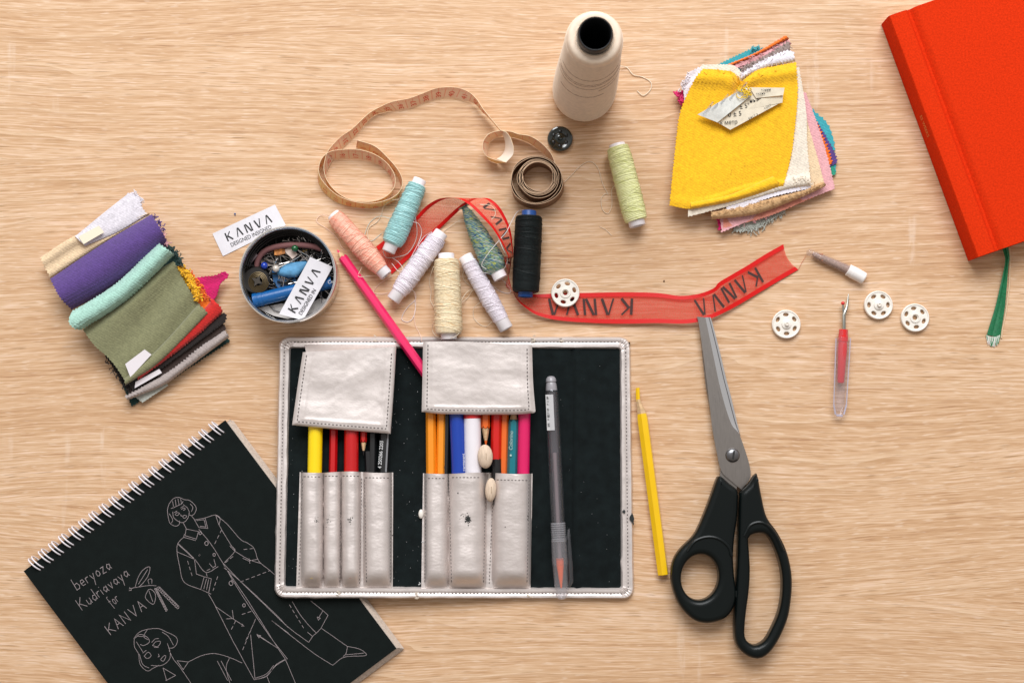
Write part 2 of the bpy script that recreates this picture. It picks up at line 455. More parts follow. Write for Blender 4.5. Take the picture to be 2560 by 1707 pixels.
def clear_plastic(name, tint=(1, 1, 1), body=.10, white=(.8, .8, .85)):
    t = NT(name); t.t.nodes.remove(t.b)
    tr = t.n('ShaderNodeBsdfTransparent'); tr.inputs[0].default_value = c4(tint)
    gl = t.n('ShaderNodeBsdfGlossy'); gl.inputs['Roughness'].default_value = .12; gl.inputs[0].default_value = c4((.9, .9, .95))
    df = t.n('ShaderNodeBsdfDiffuse'); df.inputs[0].default_value = c4(white)
    m1 = t.n('ShaderNodeMixShader'); m1.inputs[0].default_value = body; t.l(tr.outputs[0], m1.inputs[1]); t.l(df.outputs[0], m1.inputs[2])
    lw = t.n('ShaderNodeLayerWeight'); lw.inputs[0].default_value = .5
    fc = t.math('ADD', t.math('MULTIPLY', t.math('POWER', lw.outputs['Facing'], 3.5), .75), .035)
    m2 = t.n('ShaderNodeMixShader'); t.l(fc, m2.inputs[0]); t.l(m1.outputs[0], m2.inputs[1]); t.l(gl.outputs[0], m2.inputs[2])
    t.l(m2.outputs[0], t.out.inputs[0]); return t.mat

def organza(name, col, dens):
    t = NT(name); b = t.b; o = t.obj()
    mp = t.n('ShaderNodeMapping'); mp.inputs['Scale'].default_value = (1800, 1800, 1800); t.l(o, mp.inputs[0])
    n = t.noise(mp.outputs[0], 1, 1)
    b.inputs['Base Color'].default_value = c4(col); b.inputs['Roughness'].default_value = .6; b.inputs['Specular IOR Level'].default_value = .3
    t.l(t.mapr(n, .3, .7, dens-.12, dens+.12), b.inputs['Alpha'])
    return t.mat

def tape_mat(name, col, ink, trans=.30):
    """tape-measure face; tuv = (metres along, 0..1 across)"""
    t = NT(name); b = t.b
    a = t.n('ShaderNodeAttribute', attribute_name='tuv'); sep = t.n('ShaderNodeSeparateXYZ'); t.l(a.outputs['Vector'], sep.inputs[0])
    U, V = sep.outputs[0], sep.outputs[1]
    f1 = t.math('FRACT', t.math('MULTIPLY', U, 1/.00085)); tick = t.math('MULTIPLY', t.math('LESS_THAN', f1, .36), t.math('GREATER_THAN', V, .74))
    f2 = t.math('FRACT', t.math('MULTIPLY', U, 1/.0085)); cm = t.math('MULTIPLY', t.math('LESS_THAN', f2, .05), t.math('GREATER_THAN', V, .12))
    f3 = t.math('FRACT', t.math('ADD', t.math('MULTIPLY', U, 1/.0085), .5)); hf = t.math('MULTIPLY', t.math('LESS_THAN', f3, .045), t.math('GREATER_THAN', V, .6))
    k = t.math('MAXIMUM', t.math('MAXIMUM', t.math('MULTIPLY', tick, .6), cm), hf)
    n = t.noise(t.obj(), 60, 3)
    base = t.mix(t.mapr(n, .3, .7), c4([c*.86 for c in col]), c4(col))
    edge = t.math('MAXIMUM', t.math('LESS_THAN', V, .05), t.math('GREATER_THAN', V, .95))
    base = t.mix(t.math('MULTIPLY', edge, .5), base, (.85, .66, .42, 1))
    t.l(t.mix(t.math('MULTIPLY', k, .8), base, c4(ink)), b.inputs['Base Color'])
    b.inputs['Roughness'].default_value = .45
    tl = t.n('ShaderNodeBsdfTranslucent'); tl.inputs[0].default_value = c4(col)
    m = t.n('ShaderNodeMixShader'); m.inputs[0].default_value = trans; t.l(b.outputs[0], m.inputs[1]); t.l(tl.outputs[0], m.inputs[2]); t.l(m.outputs[0], t.out.inputs[0])
    return t.mat

silver = leather('silver_leather', (.74, .670, .640))
silver_dark = leather('silver_leather_worn', (.66, .60, .55))
stitch = simple('stitch_thread', (.13, .11, .105), .8)
lining = simple('black_lining', (.0055, .0090, .0095), .9, spec=.12, var=.3, bump=.4, bs=1500, sheen=.02)
steel = simple('brushed_steel', (.34, .315, .295), .34, metal=1, var=.06, bump=.12, bs=300, stretch=(8, 1, 1))
steel_bright = simple('ground_steel', (.78, .80, .82), .22, metal=1)
dark_steel = simple('dark_steel', (.22, .22, .23), .3, metal=1)
tin_mat = simple('tin_plate', (.78, .76, .73), .27, metal=1, var=.05)
black_plastic = simple('black_plastic', (.003, .0055, .0055), .30, spec=.24, bump=.2, bs=2500, bd=.0001)
white_plastic = simple('ivory_plastic', (.84, .79, .72), .4, var=.03)
core_white = simple('spool_core_white', (.83, .78, .80), .4)
paint = lambda n, c, r=.32: simple(n, c, r, var=.04, vs=60, coat=.25)
raw_wood = simple('raw_pencil_wood', (.60, .40, .22), .8, var=.2, vs=500)
ink_black = simple('black_ink', (.012, .012, .014), .7)
paper = simple('satin_label', (.72, .70, .74), .6, var=.05, bump=.3, bs=1800, bd=.0001)
# ------------------------------------------------------------------ tabletop
mb = MB()
n0 = -0.03
for (x0, x1, y0, y1) in ((-1.1, 1.1, -.75, .75),):
    q = [mb.vert((x0, y0, 0)), mb.vert((x1, y0, 0)), mb.vert((x1, y1, 0)), mb.vert((x0, y1, 0))]
    w = [mb.vert((x0, y0, n0)), mb.vert((x1, y0, n0)), mb.vert((x1, y1, n0)), mb.vert((x0, y1, n0))]
    mb.face(q); mb.face(w[::-1])
    for i in range(4): mb.face((q[i], w[i], w[(i+1) % 4], q[(i+1) % 4]))
table = mb.build('tabletop', oak(), None, smooth=False); tag(table, kind='structure')

# ------------------------------------------------------------------ cloth patches
def side(pts, n, pink=0.0, pitch=8.5, straight=False):
    """polyline -> n px points, optionally cut with pinking shears"""
    q = plain(pts, n) if straight or len(pts) == 2 else cr(pts, n)
    if not pink: return q
    out = []; L = 0
    for i, p in enumerate(q):
        a = q[max(i-1, 0)]; b = q[min(i+1, n-1)]
        if i: L += math.hypot(p[0]-q[i-1][0], p[1]-q[i-1][1])
        tx, ty = b[0]-a[0], b[1]-a[1]; l = math.hypot(tx, ty) or 1
        ph = (L/pitch) % 1; s = (abs(ph*2-1)-.5)*2*pink
        s += random.uniform(-.35, .35)*pink
        out.append((p[0]-ty/l*s, p[1]+tx/l*s))
    return out
def coons(top, right, bottom, left, zf, nu=60, nv=60, pink=(0, 0, 0, 0), t=1.0, mb=None, m=0, pitch=8.5, ret=False):
    """4-sided sheet. top & bottom run left->right, left & right run top->bottom. zf(u,v)->mm"""
    T = side(top, nu, pink[0], pitch); R = side(right, nv, pink[1], pitch); B = side(bottom, nu, pink[2], pitch); L = side(left, nv, pink[3], pitch)
    T[0] = L[0] = ((T[0][0]+L[0][0])/2, (T[0][1]+L[0][1])/2); T[-1] = R[0] = ((T[-1][0]+R[0][0])/2, (T[-1][1]+R[0][1])/2)
    B[0] = L[-1] = ((B[0][0]+L[-1][0])/2, (B[0][1]+L[-1][1])/2); B[-1] = R[-1] = ((B[-1][0]+R[-1][0])/2, (B[-1][1]+R[-1][1])/2)
    rows = []
    for j in range(nv):
        v = j/(nv-1); row = []
        for i in range(nu):
            u = i/(nu-1); p = []
            for k in (0, 1):
                p.append((1-v)*T[i][k]+v*B[i][k]+(1-u)*L[j][k]+u*R[j][k]
                         - ((1-u)*(1-v)*T[0][k]+u*(1-v)*T[-1][k]+(1-u)*v*B[0][k]+u*v*B[-1][k]))
            row.append(P(p[0], p[1], zf(u, v)))
        rows.append(row)
    if ret: return rows
    mb = mb or MB(); mb.slab(rows, Vector((0, 0, -t/1000)), m); return mb
def pxl(c, pts): return [c(*p) for p in pts]
def wob(seed, amp, fx=2.0, fy=2.0):
    return lambda u, v: amp*noise.noise(Vector((u*fx+seed*7.1, v*fy-seed*3.3, seed)))
def fray(mb, pts, z, k, ln, r=.00022, m=0, drop=1.0, out=None):
    """loose yarn ends along a px line"""
    q = plain(pts, 200)
    for _ in range(k):
        i = random.randrange(1, 199); p = q[i]; a, b = q[i-1], q[i+1] if i < 199 else q[i]
        tx, ty = b[0]-a[0], b[1]-a[1]; l = math.hypot(tx, ty) or 1
        nx, ny = (-ty/l, tx/l) if out is None else out
        pts3 = []; x, y = p; ang = random.uniform(-.9, .9); s = ln*random.uniform(.3, 1)/5
        for j in range(6):
            pts3.append(P(x, y, max(.3, z - drop*j*.3))); ang += random.uniform(-.5, .5)
            dx = nx*math.cos(ang)-ny*math.sin(ang); dy = nx*math.sin(ang)+ny*math.cos(ang); x += dx*s; y += dy*s
        mb.tube(pts3, r, 4, m)
def pile(mb, seg, z, n, amp=4, m=0, r=.0003):
    """woolly crumbs of yarn along a cut edge"""
    q = plain(seg, n)
    for p in q:
        x, y = p[0]+random.uniform(-amp, amp), p[1]+random.uniform(-amp, amp); zz = z+random.uniform(-1.2, .8)
        pts = []; a = random.uniform(0, 6.3)
        for j in range(6):
            pts.append(P(x, y, max(.4, zz))); a += random.uniform(-1.3, 1.3); x += math.cos(a)*2.2; y += math.sin(a)*2.2; zz += random.uniform(-.3, .3)
        mb.tube(pts, r, 4, m)

COLS = dict(
 white=(.80, .76, .82), cream=(.82, .62, .40), purple=(.105, .055, .235), mint=(.40, .66, .56), olive=(.235, .235, .125),
 red=(.62, .022, .018), black=(.022, .017, .016), brown=(.05, .032, .027), grey=(.42, .36, .34), teal_dark=(.012, .045, .04),
 yellow=(.93, .51, .012), orange=(.86, .17, .012), magenta=(.66, .012, .15), pink=(.80, .42, .45), tan=(.60, .37, .18),
 sky=(.05, .38, .44), green=(.03, .30, .19), taupe=(.30, .23, .21), salmon=(.78, .30, .22), ivory=(.83, .74, .62), lightgrey=(.50, .52, .47), golden=(.90, .50, .01))
FM = {k: fabric('fabric_'+k, v, pile=.65 if k in ('mint', 'purple') else (.3 if k == 'white' else .5)) for k, v in COLS.items()}
GSW = 'fabric swatches in the loose pile on the left'
def swatch(name, label, mb, col, group=GSW, extra=None):
    mats = [FM[col]] + ([extra] if extra else [])
    o = mb.build(name, mats, None, ang=60); return tag(o, label, 'fabric swatch', group)

dome = lambda v, p=.5: max(0.0, 1-(2*v-1)**2)**p
# --- left pile, from the bottom up
def lay(top, right, bottom, left, z, pk=1.6, amp=.8, sd=1, nu=70, nv=70, t=1.1, c=cL, pk4=None, dm=0.0):
    w = wob(sd, amp)
    return coons(pxl(c, top), pxl(c, right), pxl(c, bottom), pxl(c, left), lambda u, v: z(u, v)+w(u, v) if callable(z) else z+w(u, v), nu, nv, pk4 or (pk,)*4, t)
m_ = lay([(700, 1130), (1090, 760)], [(1090, 760), (1360, 860), (1500, 1080)], [(862, 1505), (1180, 1290), (1500, 1080)], [(700, 1130), (770, 1300), (862, 1505)], 1.6, sd=2)
swatch('fabric_swatch', 'very dark green swatch at the bottom of the left pile, its edge showing lowest', m_, 'teal_dark')
m_ = lay([(690, 900), (1130, 560)], [(1130, 560), (1400, 860), (1470, 1000)], [(840, 1420), (1470, 1000)], [(685, 1170), (730, 1240), (840, 1420)], 3.2, sd=3)
pile(m_, [cL(690, 1180), cL(760, 1300), cL(850, 1420)], 5, 34, 3, r=.00022)
swatch('fabric_swatch', 'dark charcoal swatch with a ragged left edge under the olive cloth', m_, 'black')
m_ = lay([(880, 1440), (1080, 1310)], [(1080, 1310), (1095, 1370)], [(930, 1480), (1095, 1370)], [(880, 1440), (930, 1480)], 4.2, pk=.8, sd=4, amp=.2, nu=24, nv=16)
swatch('fabric_swatch', 'small grey green scrap poking out below the grey rolled swatch', m_, 'lightgrey')
# magenta corner
m_ = lay([(1200, 690), (1300, 662), (1400, 650), (1465, 622)], [(1465, 622), (1492, 650), (1440, 700), (1418, 780)], [(1250, 800), (1330, 790), (1400, 808)], [(1200, 690), (1250, 800)], lambda u, v: 6+3*u*(1-v), sd=5, nu=60, nv=40)
swatch('fabric_swatch', 'bright magenta swatch corner sticking out to the right of the left pile', m_, 'magenta')
# dark green bit on the right
m_ = lay([(960, 520), (1110, 455)], [(1110, 455), (1160, 510), (1195, 575)], [(1000, 640), (1195, 575)], [(960, 520), (1000, 640)], lambda u, v: 10+3.5*u, sd=6, nu=40, nv=40)
pile(m_, [cL(1115, 465), cL(1160, 520), cL(1190, 570)], 15, 40, 3)
swatch('fabric_swatch', 'dark bottle green swatch edge peeping out right of the mint roll', m_, 'teal_dark')
# salmon/pink hint by the purple
m_ = lay([(900, 330), (1020, 340)], [(1020, 340), (1070, 390), (1098, 440)], [(950, 480), (1098, 440)], [(900, 330), (950, 480)], 13, sd=7, nu=30, nv=30)
pile(m_, [cL(1025, 345), cL(1070, 395), cL(1098, 440)], 14, 24, 2)
swatch('fabric_swatch', 'pale pink swatch, only a sliver beside the purple swatch', m_, 'pink')
# yellow-orange wool
m_ = lay([(1050, 640), (1180, 580)], [(1180, 580), (1240, 625), (1275, 690), (1330, 810)], [(1120, 870), (1330, 810)], [(1050, 640), (1120, 870)], lambda u, v: 6+6*u-3*v, sd=8, nu=50, nv=60)
pile(m_, [cL(1190, 600), cL(1235, 660), cL(1270, 740), cL(1300, 800)], 12.5, 130, 5, r=.00045)
swatch('fabric_swatch', 'woolly yellow swatch with a fluffy edge right of the olive cloth', m_, 'golden')
m_ = lay([(1080, 720), (1240, 640)], [(1240, 640), (1300, 720), (1352, 800)], [(1150, 900), (1352, 800)], [(1080, 720), (1150, 900)], lambda u, v: 5+4*u, sd=9, nu=50, nv=50)
pile(m_, [cL(1250, 650), cL(1300, 720), cL(1345, 800)], 9, 90, 4, r=.0004)
swatch('fabric_swatch', 'orange wool swatch just outside the fluffy yellow one', m_, 'orange')
# red
def zred(u, v): return 8.5+3.4*dome(v, .5)
m_ = lay([(880, 1290), (1330, 870), (1370, 800), (1400, 820)], [(1400, 820), (1440, 855), (1455, 890)], [(905, 1332), (1250, 1075), (1455, 890)], [(880, 1290), (905, 1332)], zred, sd=10, amp=.3, nv=26)
swatch('fabric_swatch', 'scarlet swatch folded into a long wedge under the olive cloth', m_, 'red')
m_ = lay([(1240, 720), (1330, 790)], [(1330, 790), (1400, 830)], [(1270, 900), (1400, 830)], [(1240, 720), (1270, 900)], 8.8, sd=31, nu=30, nv=30)
swatch('fabric_swatch', 'small vermilion swatch piece between the orange wool and the scarlet wedge', m_, 'orange')
# dark pieces
m_ = lay([(840, 1360), (1140, 1160), (1430, 900)], [(1430, 900), (1475, 900), (1475, 940), (1455, 965)], [(870, 1400), (1160, 1180), (1455, 965)], [(840, 1360), (870, 1400)], lambda u, v: 6.5+1.5*dome(v), sd=11, amp=.3, nv=24)
swatch('fabric_swatch', 'black swatch fold directly below the scarlet wedge', m_, 'black')
m_ = lay([(850, 1390), (1150, 1170), (1440, 950)], [(1440, 950), (1475, 985)], [(830, 1450), (1160, 1260), (1475, 1010)], [(850, 1390), (830, 1450)], 5.2, sd=12, amp=.4, nv=30)
swatch('fabric_swatch', 'dark brown swatch between the black fold and the grey roll', m_, 'brown')
m_ = lay([(815, 1440), (1120, 1265), (1290, 1130), (1468, 1008)], [(1468, 1008), (1498, 1050)], [(835, 1462), (1060, 1370), (1200, 1270), (1498, 1050)], [(815, 1440), (835, 1462)], lambda u, v: 5.6+3.4*dome(v), sd=13, amp=.2, nv=30, pk4=(2.4, 1.6, .8, 1))
swatch('fabric_swatch', 'warm grey knit swatch rolled into a strip near the foot of the left pile', m_, 'grey')
# olive
def zol(u, v):
    z = 14.0 - 3*v + 1.5*math.sin(v*10+u*2.2-1)*(.4+.6*u) + .9*math.sin(u*5+v*3) - 3*max(0, .12-v)/.12
    return z
m_ = lay([(540, 1003), (830, 790), (1128, 540)], [(1128, 540), (1200, 680), (1260, 780), (1312, 850)], [(818, 1340), (1050, 1130), (1312, 850)], [(540, 1003), (620, 1110), (700, 1180), (760, 1250), (818, 1340)], zol, sd=14, amp=1.6, pk4=(0, 1.8, 0, 1.2))
m2 = coons(pxl(cL, [(812, 1325), (1050, 1110), (1290, 845)]), pxl(cL, [(1290, 845), (1325, 860), (1358, 900)]), pxl(cL, [(818, 1366), (1060, 1200), (1358, 900)]), pxl(cL, [(812, 1325), (818, 1366)]), lambda u, v: 11.4+2.6*dome(v)+.3*math.sin(u*9), 70, 26, (0, 1.6, .6, 1.2), 1.0, mb=m_)
swatch('fabric_swatch', 'large olive green swatch with a rolled lower edge in the left pile', m2, 'olive')
# mint roll, purple, cream, white
m_ = lay([(470, 885), (760, 700), (1033, 437)], [(1033, 437), (1080, 470), (1138, 512)], [(530, 1004), (840, 800), (1138, 512)], [(470, 885), (450, 950), (480, 992), (530, 1004)], lambda u, v: 14+8.0*dome(v, .75), sd=15, amp=.5, nv=40)
swatch('fabric_swatch', 'mint green swatch rolled across the pile between purple and olive', m_, 'mint')
m_ = lay([(328, 672), (660, 450), (985, 252)], [(985, 252), (1040, 330), (1105, 455)], [(466, 872), (790, 700), (1105, 455)], [(328, 672), (390, 790), (466, 872)], lambda u, v: 8+13*dome(min(1, v*.86+.14), .95)*(.75+.25*u), sd=16, amp=.8, pk4=(.3, 1.8, .3, 1.8))
pile(m_, [cL(990, 262), cL(1045, 310), cL(1065, 350)], 12, 30, 3)
swatch('fabric_swatch', 'deep purple swatch bulging in a broad fold in the left pile', m_, 'purple')
m_ = lay([(262, 532), (495, 388), (720, 330), (965, 243)], [(965, 243), (992, 256)], [(330, 668), (660, 455), (992, 256)], [(262, 532), (295, 600), (330, 668)], lambda u, v: 7+3.5*dome(.5+v/2)+1.2*math.sin(v*9)*.6, sd=17, amp=.4, pk4=(.4, .8, .3, 2.2), nv=44)
swatch('fabric_swatch', 'cream swatch with soft ribs at the upper left of the pile', m_, 'cream')
m_ = lay([(498, 392), (660, 255), (842, 112)], [(842, 112), (914, 145), (926, 200), (962, 254)], [(556, 458), (770, 368), (962, 254)], [(486, 390), (556, 458)], lambda u, v: 10+2.5*dome(v*.6+.4), sd=18, amp=.7, pk4=(.3, 1.9, .6, .3), nv=44)
pile(m_, [cL(840, 118), cL(880, 125), cL(912, 150), cL(912, 185)], 12, 46, 4)
swatch('fabric_swatch', 'white swatch topmost at the upper end of the left pile', m_, 'white')
def sticker(px, z, label, m=None, cat='paper sticker'):
    mb = MB(); T, R, B, L = px
    mb = coons(T, R, B, L, z, 12, 12, (0, 0, 0, 0), .15)
    o = mb.build('paper_sticker', m or simple('sticker_paper', (.78, .73, .76), .7)); return tag(o, label, cat, 'paper stickers on the left swatch pile')
sticker(([cL(512, 396), cL(645, 325)], [cL(645, 325), cL(680, 368)], [cL(546, 446), cL(680, 368)], [cL(512, 396), cL(546, 446)]), lambda u, v: 13.4, 'pale yellow paper sticker bridging the white and cream swatches', simple('sticker_yellowed', (.86, .77, .60), .7))
sticker(([cL(818, 1228), cL(945, 1133)], [cL(945, 1133), cL(990, 1166)], [cL(852, 1315), cL(990, 1166)], [cL(818, 1228), cL(852, 1315)]), lambda u, v: 14.6-.5*v, 'white paper sticker at the lower corner of the olive swatch')
sticker(([cL(885, 1345), cL(1040, 1260)], [cL(1040, 1260), cL(1058, 1285)], [cL(880, 1386), cL(1058, 1285)], [cL(885, 1345), cL(880, 1386)]), lambda u, v: 9.3, 'small white paper sticker on the dark fold below the olive swatch')

# ------------------------------------------------------------------ right bundle, sewn together
bun = thing('swatch_bundle', 'sewn bundle of fabric samples, golden yellow sheet and folded care label on top', 'swatch bundle', *cR(640, 900))
def leaf(label, top, right, bottom, left, z, col, sd, pk4=(1.6,)*4, t=1.1, nu=70, nv=70, amp=.6, frs=()):
    m_ = lay(top, right, bottom, left, z, sd=sd, c=cR, pk4=pk4, t=t, nu=nu, nv=nv, amp=amp)
    for f in frs: f(m_)
    o = m_.build('fabric_leaf', FM[col], bun, ang=60); o['label'] = label; return o
leaf('turquoise leaf with a pinked edge', [(400, 300), (660, 178), (700, 165), (740, 200)], [(740, 200), (1110, 610), (1180, 670), (1240, 800), (1262, 1040)], [(560, 1400), (900, 1290), (1262, 1040)], [(400, 300), (560, 1400)], 1.6, 'sky', 41, (1.8, 2.6, 1.4, 0), frs=[lambda m: pile(m, [cR(665, 185), cR(735, 182)], 3, 18, 3, r=.0004)])
leaf('lilac leaf', [(420, 420), (1080, 640)], [(1080, 640), (1150, 720), (1250, 900), (1270, 970)], [(560, 1380), (1270, 970)], [(420, 420), (560, 1380)], 3, 'purple', 42, (0, 2.6, 1, 0))
leaf('green leaf', [(420, 420), (1100, 650)], [(1100, 650), (1190, 840), (1262, 1050)], [(560, 1380), (1262, 1050)], [(420, 420), (560, 1380)], 2.3, 'green', 43, (0, 2.6, 1, 0))
leaf('pale grey green leaf with frayed yarn ends', [(420, 420), (800, 700)], [(800, 700), (940, 1280)], [(545, 1445), (600, 1452), (780, 1390), (940, 1270)], [(420, 420), (545, 1445)], 1.9, 'lightgrey', 44, (0, 0, 2.5, 1), frs=[lambda m: fray(m, [cR(600, 1440), cR(760, 1390), cR(900, 1300)], 2.4, 40, 14, out=(.35, .93)), lambda m: fray(m, [cR(640, 1430), cR(850, 1330)], 2.4, 7, 44, r=.0003, out=(.2, .98)), lambda m: pile(m, [cR(560, 1445), cR(700, 1430), cR(870, 1330)], 2, 60, 6, r=.0003)])
leaf('orange leaf, only dots of its edge showing', [(420, 420), (1100, 640)], [(1100, 640), (1170, 790), (1215, 900), (1235, 975)], [(560, 1380), (1235, 975)], [(420, 420), (560, 1380)], 3.8, 'orange', 45, (0, 4, 1, 0))
leaf('crimson leaf', [(165, 470), (800, 300)], [(800, 300), (900, 1200)], [(430, 1430), (900, 1200)], [(165, 470), (175, 560), (425, 1370), (430, 1430)], 3.6, 'magenta', 46, (1, 0, 1, 2.2), frs=[lambda m: pile(m, [cR(155, 480), cR(170, 520), cR(178, 560)], 6, 30, 3, r=.0005)])
leaf('salmon leaf', [(500, 420), (1050, 600)], [(1050, 600), (1175, 1170)], [(470, 1430), (800, 1340), (1175, 1180)], [(500, 420), (470, 1430)], 5.2, 'salmon', 47, (0, 0, 1.5, 0))
leaf('pink leaf', [(300, 420), (1050, 480)], [(1050, 480), (1150, 760), (1205, 950), (1252, 1150)], [(452, 1450), (800, 1320), (1252, 1155)], [(300, 420), (450, 1370), (452, 1450)], lambda u, v: 5+2.5*u*(1-v), 'pink', 48, (0, 2, 1.6, 1), frs=[lambda m: fray(m, [cR(560, 1420), cR(800, 1330)], 5, 16, 10, out=(0, 1))])
# gathered head of the bundle
leaf('orange leaf along the head of the bundle', [(500, 285), (700, 200), (905, 82)], [(905, 82), (932, 100)], [(520, 300), (740, 205), (932, 104)], [(500, 285), (520, 300)], lambda u, v: 7+3*dome(v)+4*u, 'orange', 49, (1, 1, 1, .5), nv=16, amp=.2)
leaf('pale pink leaf at the head', [(520, 300), (740, 200), (925, 108)], [(925, 108), (948, 140)], [(600, 310), (760, 250), (948, 140)], [(520, 300), (600, 310)], lambda u, v: 7+3.5*u+2*dome(v), 'pink', 50, (2, 1, 1, .5), nv=20, amp=.4, frs=[lambda m: pile(m, [cR(560, 300), cR(740, 215), cR(900, 125)], 12, 24, 4, r=.0002)])
leaf('taupe wool leaf at the head', [(590, 310), (740, 235), (930, 120)], [(930, 120), (940, 190)], [(600, 350), (760, 270), (940, 190)], [(590, 310), (600, 350)], lambda u, v: 10.5+1.5*dome(v)+1.5*u, 'taupe', 51, (2, 1.5, 2, .5), nv=24, amp=.6, frs=[lambda m: pile(m, [cR(610, 325), cR(750, 250), cR(930, 150)], 13, 60, 6, r=.00022)])
leaf('white fleece leaf at the head', [(590, 350), (740, 260), (900, 190), (960, 195)], [(960, 195), (975, 260)], [(600, 400), (640, 370), (800, 300), (975, 262)], [(590, 350), (600, 400)], lambda u, v: 12+2*dome(v)+1.5*u, 'white', 52, (2, 1, 1, 1), nv=26, amp=.5, frs=[lambda m: pile(m, [cR(600, 350), cR(760, 265), cR(950, 200)], 15, 26, 4, r=.0002), lambda m: fray(m, [cR(700, 290), cR(880, 265)], 15, 14, 14, out=(.3, .9))])
leaf('white leaf fringe on the upper left', [(190, 440), (235, 345), (330, 290)], [(330, 290), (340, 330)], [(200, 540), (260, 430), (340, 330)], [(190, 440), (200, 540)], lambda u, v: 7+3*u, 'white', 53, (1.8, .5, 1, 1), nv=30, nu=40, frs=[lambda m: pile(m, [cR(175, 460), cR(210, 400), cR(240, 350)], 8, 30, 4)])
leaf('cream leaf with a woolly tan rolled hem', [(340, 330), (1000, 430)], [(1000, 430), (1075, 740), (1130, 930), (1178, 1115)], [(400, 1310), (800, 1210), (1178, 1115)], [(340, 330), (400, 1310)], lambda u, v: 8+2*u*(1-v), 'cream', 54, (0, 1.4, 0, 0))
m_ = MB(); coons(pxl(cR, [(385, 1318), (700, 1240), (1000, 1170), (1165, 1105)]), pxl(cR, [(1165, 1105), (1190, 1120)]), pxl(cR, [(392, 1368), (700, 1330), (1000, 1220), (1190, 1135)]), pxl(cR, [(385, 1318), (392, 1368)]), lambda u, v: 8+3.2*dome(v)+.4*math.sin(u*60), 90, 22, (1, 1, 1, 1), 1.1, mb=m_); pile(m_, [cR(410, 1330), cR(700, 1270), cR(1000, 1190), cR(1165, 1120)], 12.0, 60, 4, r=.0002)
o = m_.build('rolled_hem', FM['tan'], bun, ang=60); o['label'] = 'tan knitted hem'
leaf('lilac grey leaf edge under the ivory one', [(340, 330), (1000, 430)], [(1000, 430), (1085, 1150)], [(500, 1330), (800, 1215), (1080, 1150)], [(340, 330), (500, 1330)], 10.6, 'white', 56, (0, 0, 1.6, 0), amp=.4)
leaf('ivory leaf with a fleecy lower edge', [(320, 285), (450, 285), (560, 300), (700, 420), (1000, 300)], [(1000, 300), (1050, 600), (1060, 860), (1085, 1130)], [(225, 1350), (560, 1260), (900, 1160), (1085, 1130)], [(320, 285), (230, 900), (225, 1350)], lambda u, v: 11+2*u*(1-v)+2.0*dome(min(1, max(0, (v-.9)/.1)))*u, 'ivory', 57, (1.4, 1.6, 1.4, 0), amp=.7, frs=[lambda m: pile(m, [cR(960, 1095), cR(1040, 1085), cR(1075, 1120)], 13.4, 22, 4, r=.0002)])
def zyel(u, v):
    z = 14.2 - 2.2*v
    z += 2.6*math.exp(-((v-.07)/.06)**2)*(1-.95*math.exp(-((u-.42)/.06)**2))      # gathered ruffle beside the stitch
    z -= 2.0*math.exp(-(((u-.42)/.07)**2+((v-.1)/.08)**2))
    z += .5*math.sin(u*5+1+v*6)
    if v > .93: z += 1.5*math.sin((v-.93)/.07*math.pi)*(.3+u)
    return z
leaf('golden yellow brushed leaf on top', [(330, 315), (440, 322), (540, 340), (592, 400), (640, 370), (720, 320), (840, 295), (982, 268)], [(982, 268), (990, 520), (950, 900), (890, 1140)], [(95, 1270), (240, 1292), (420, 1250), (640, 1180), (890, 1145)], [(330, 315), (265, 400), (170, 620), (135, 870), (95, 1270)], zyel, 'yellow', 58, (.8, 2, .6, 2.2), nu=110, nv=110, amp=.7, t=1.3,
     frs=[lambda m: coons(pxl(cR, [(240, 1250), (520, 1190), (820, 1066)]), pxl(cR, [(820, 1066), (870, 1120)]), pxl(cR, [(250, 1296), (560, 1235), (870, 1140)]), pxl(cR, [(240, 1250), (250, 1296)]), lambda u, v: 12.2+2.6*dome(v), 60, 16, (.6, .6, .8, .4), 1.2, mb=m),
          lambda m: fray(m, [cR(560, 350), cR(600, 410), cR(650, 380)], 15, 10, 12, out=(0, 1)), lambda m: pile(m, [cR(340, 345), cR(560, 350), cR(590, 420), cR(680, 390), cR(860, 330)], 16.5, 24, 5, r=.0002)])
label_paper = simple('label_paper', (.72, .64, .50), .75, var=.08, vs=300)
def quad(c, a, b, cc, d, z, mb, t=.2, m=0, n=14): coons([c(*a), c(*b)], [c(*b), c(*cc)], [c(*d), c(*cc)], [c(*a), c(*d)], z, n, n, (0,)*4, t, mb=mb, m=m)
lab = MB()
quad(cR, (430, 690), (650, 450), (885, 545), (520, 742), lambda u, v: 16.3+.6*math.sin(u*3), lab)
quad(cR, (655, 445), (900, 448), (890, 500), (700, 520), lambda u, v: 17.6+1.2*u, lab)
quad(cR, (740, 520), (890, 500), (885, 552), (640, 600), lambda u, v: 17.4-.5*v, lab)
o = lab.build('care_label', label_paper, bun)
fl = MB(); quad(cR, (290, 635), (640, 435), (668, 500), (430, 690), lambda u, v: 17.5+1.6*math.sin(u*math.pi)*1, fl)
fold = fl.build('label_flap', simple('label_paper_back', (.66, .66, .62), .75, var=.12, vs=400), o)
tx = MB()
g = (1.0, -.0)
for s_, a, b, sz in (('нье)', (655, 552), (735, 546), 12), ('± 5°', (585, 598), (660, 583), 12.5), ('0 ± 5', (505, 652), (605, 640), 13), ('к метр', (448, 705), (560, 698), 11)):
    font_text(tx, s_, planar(cR(*a), (b[0]-a[0], b[1]-a[1]), sz*1.25, 17.15 if s_ != '± 5°' else 17.15))
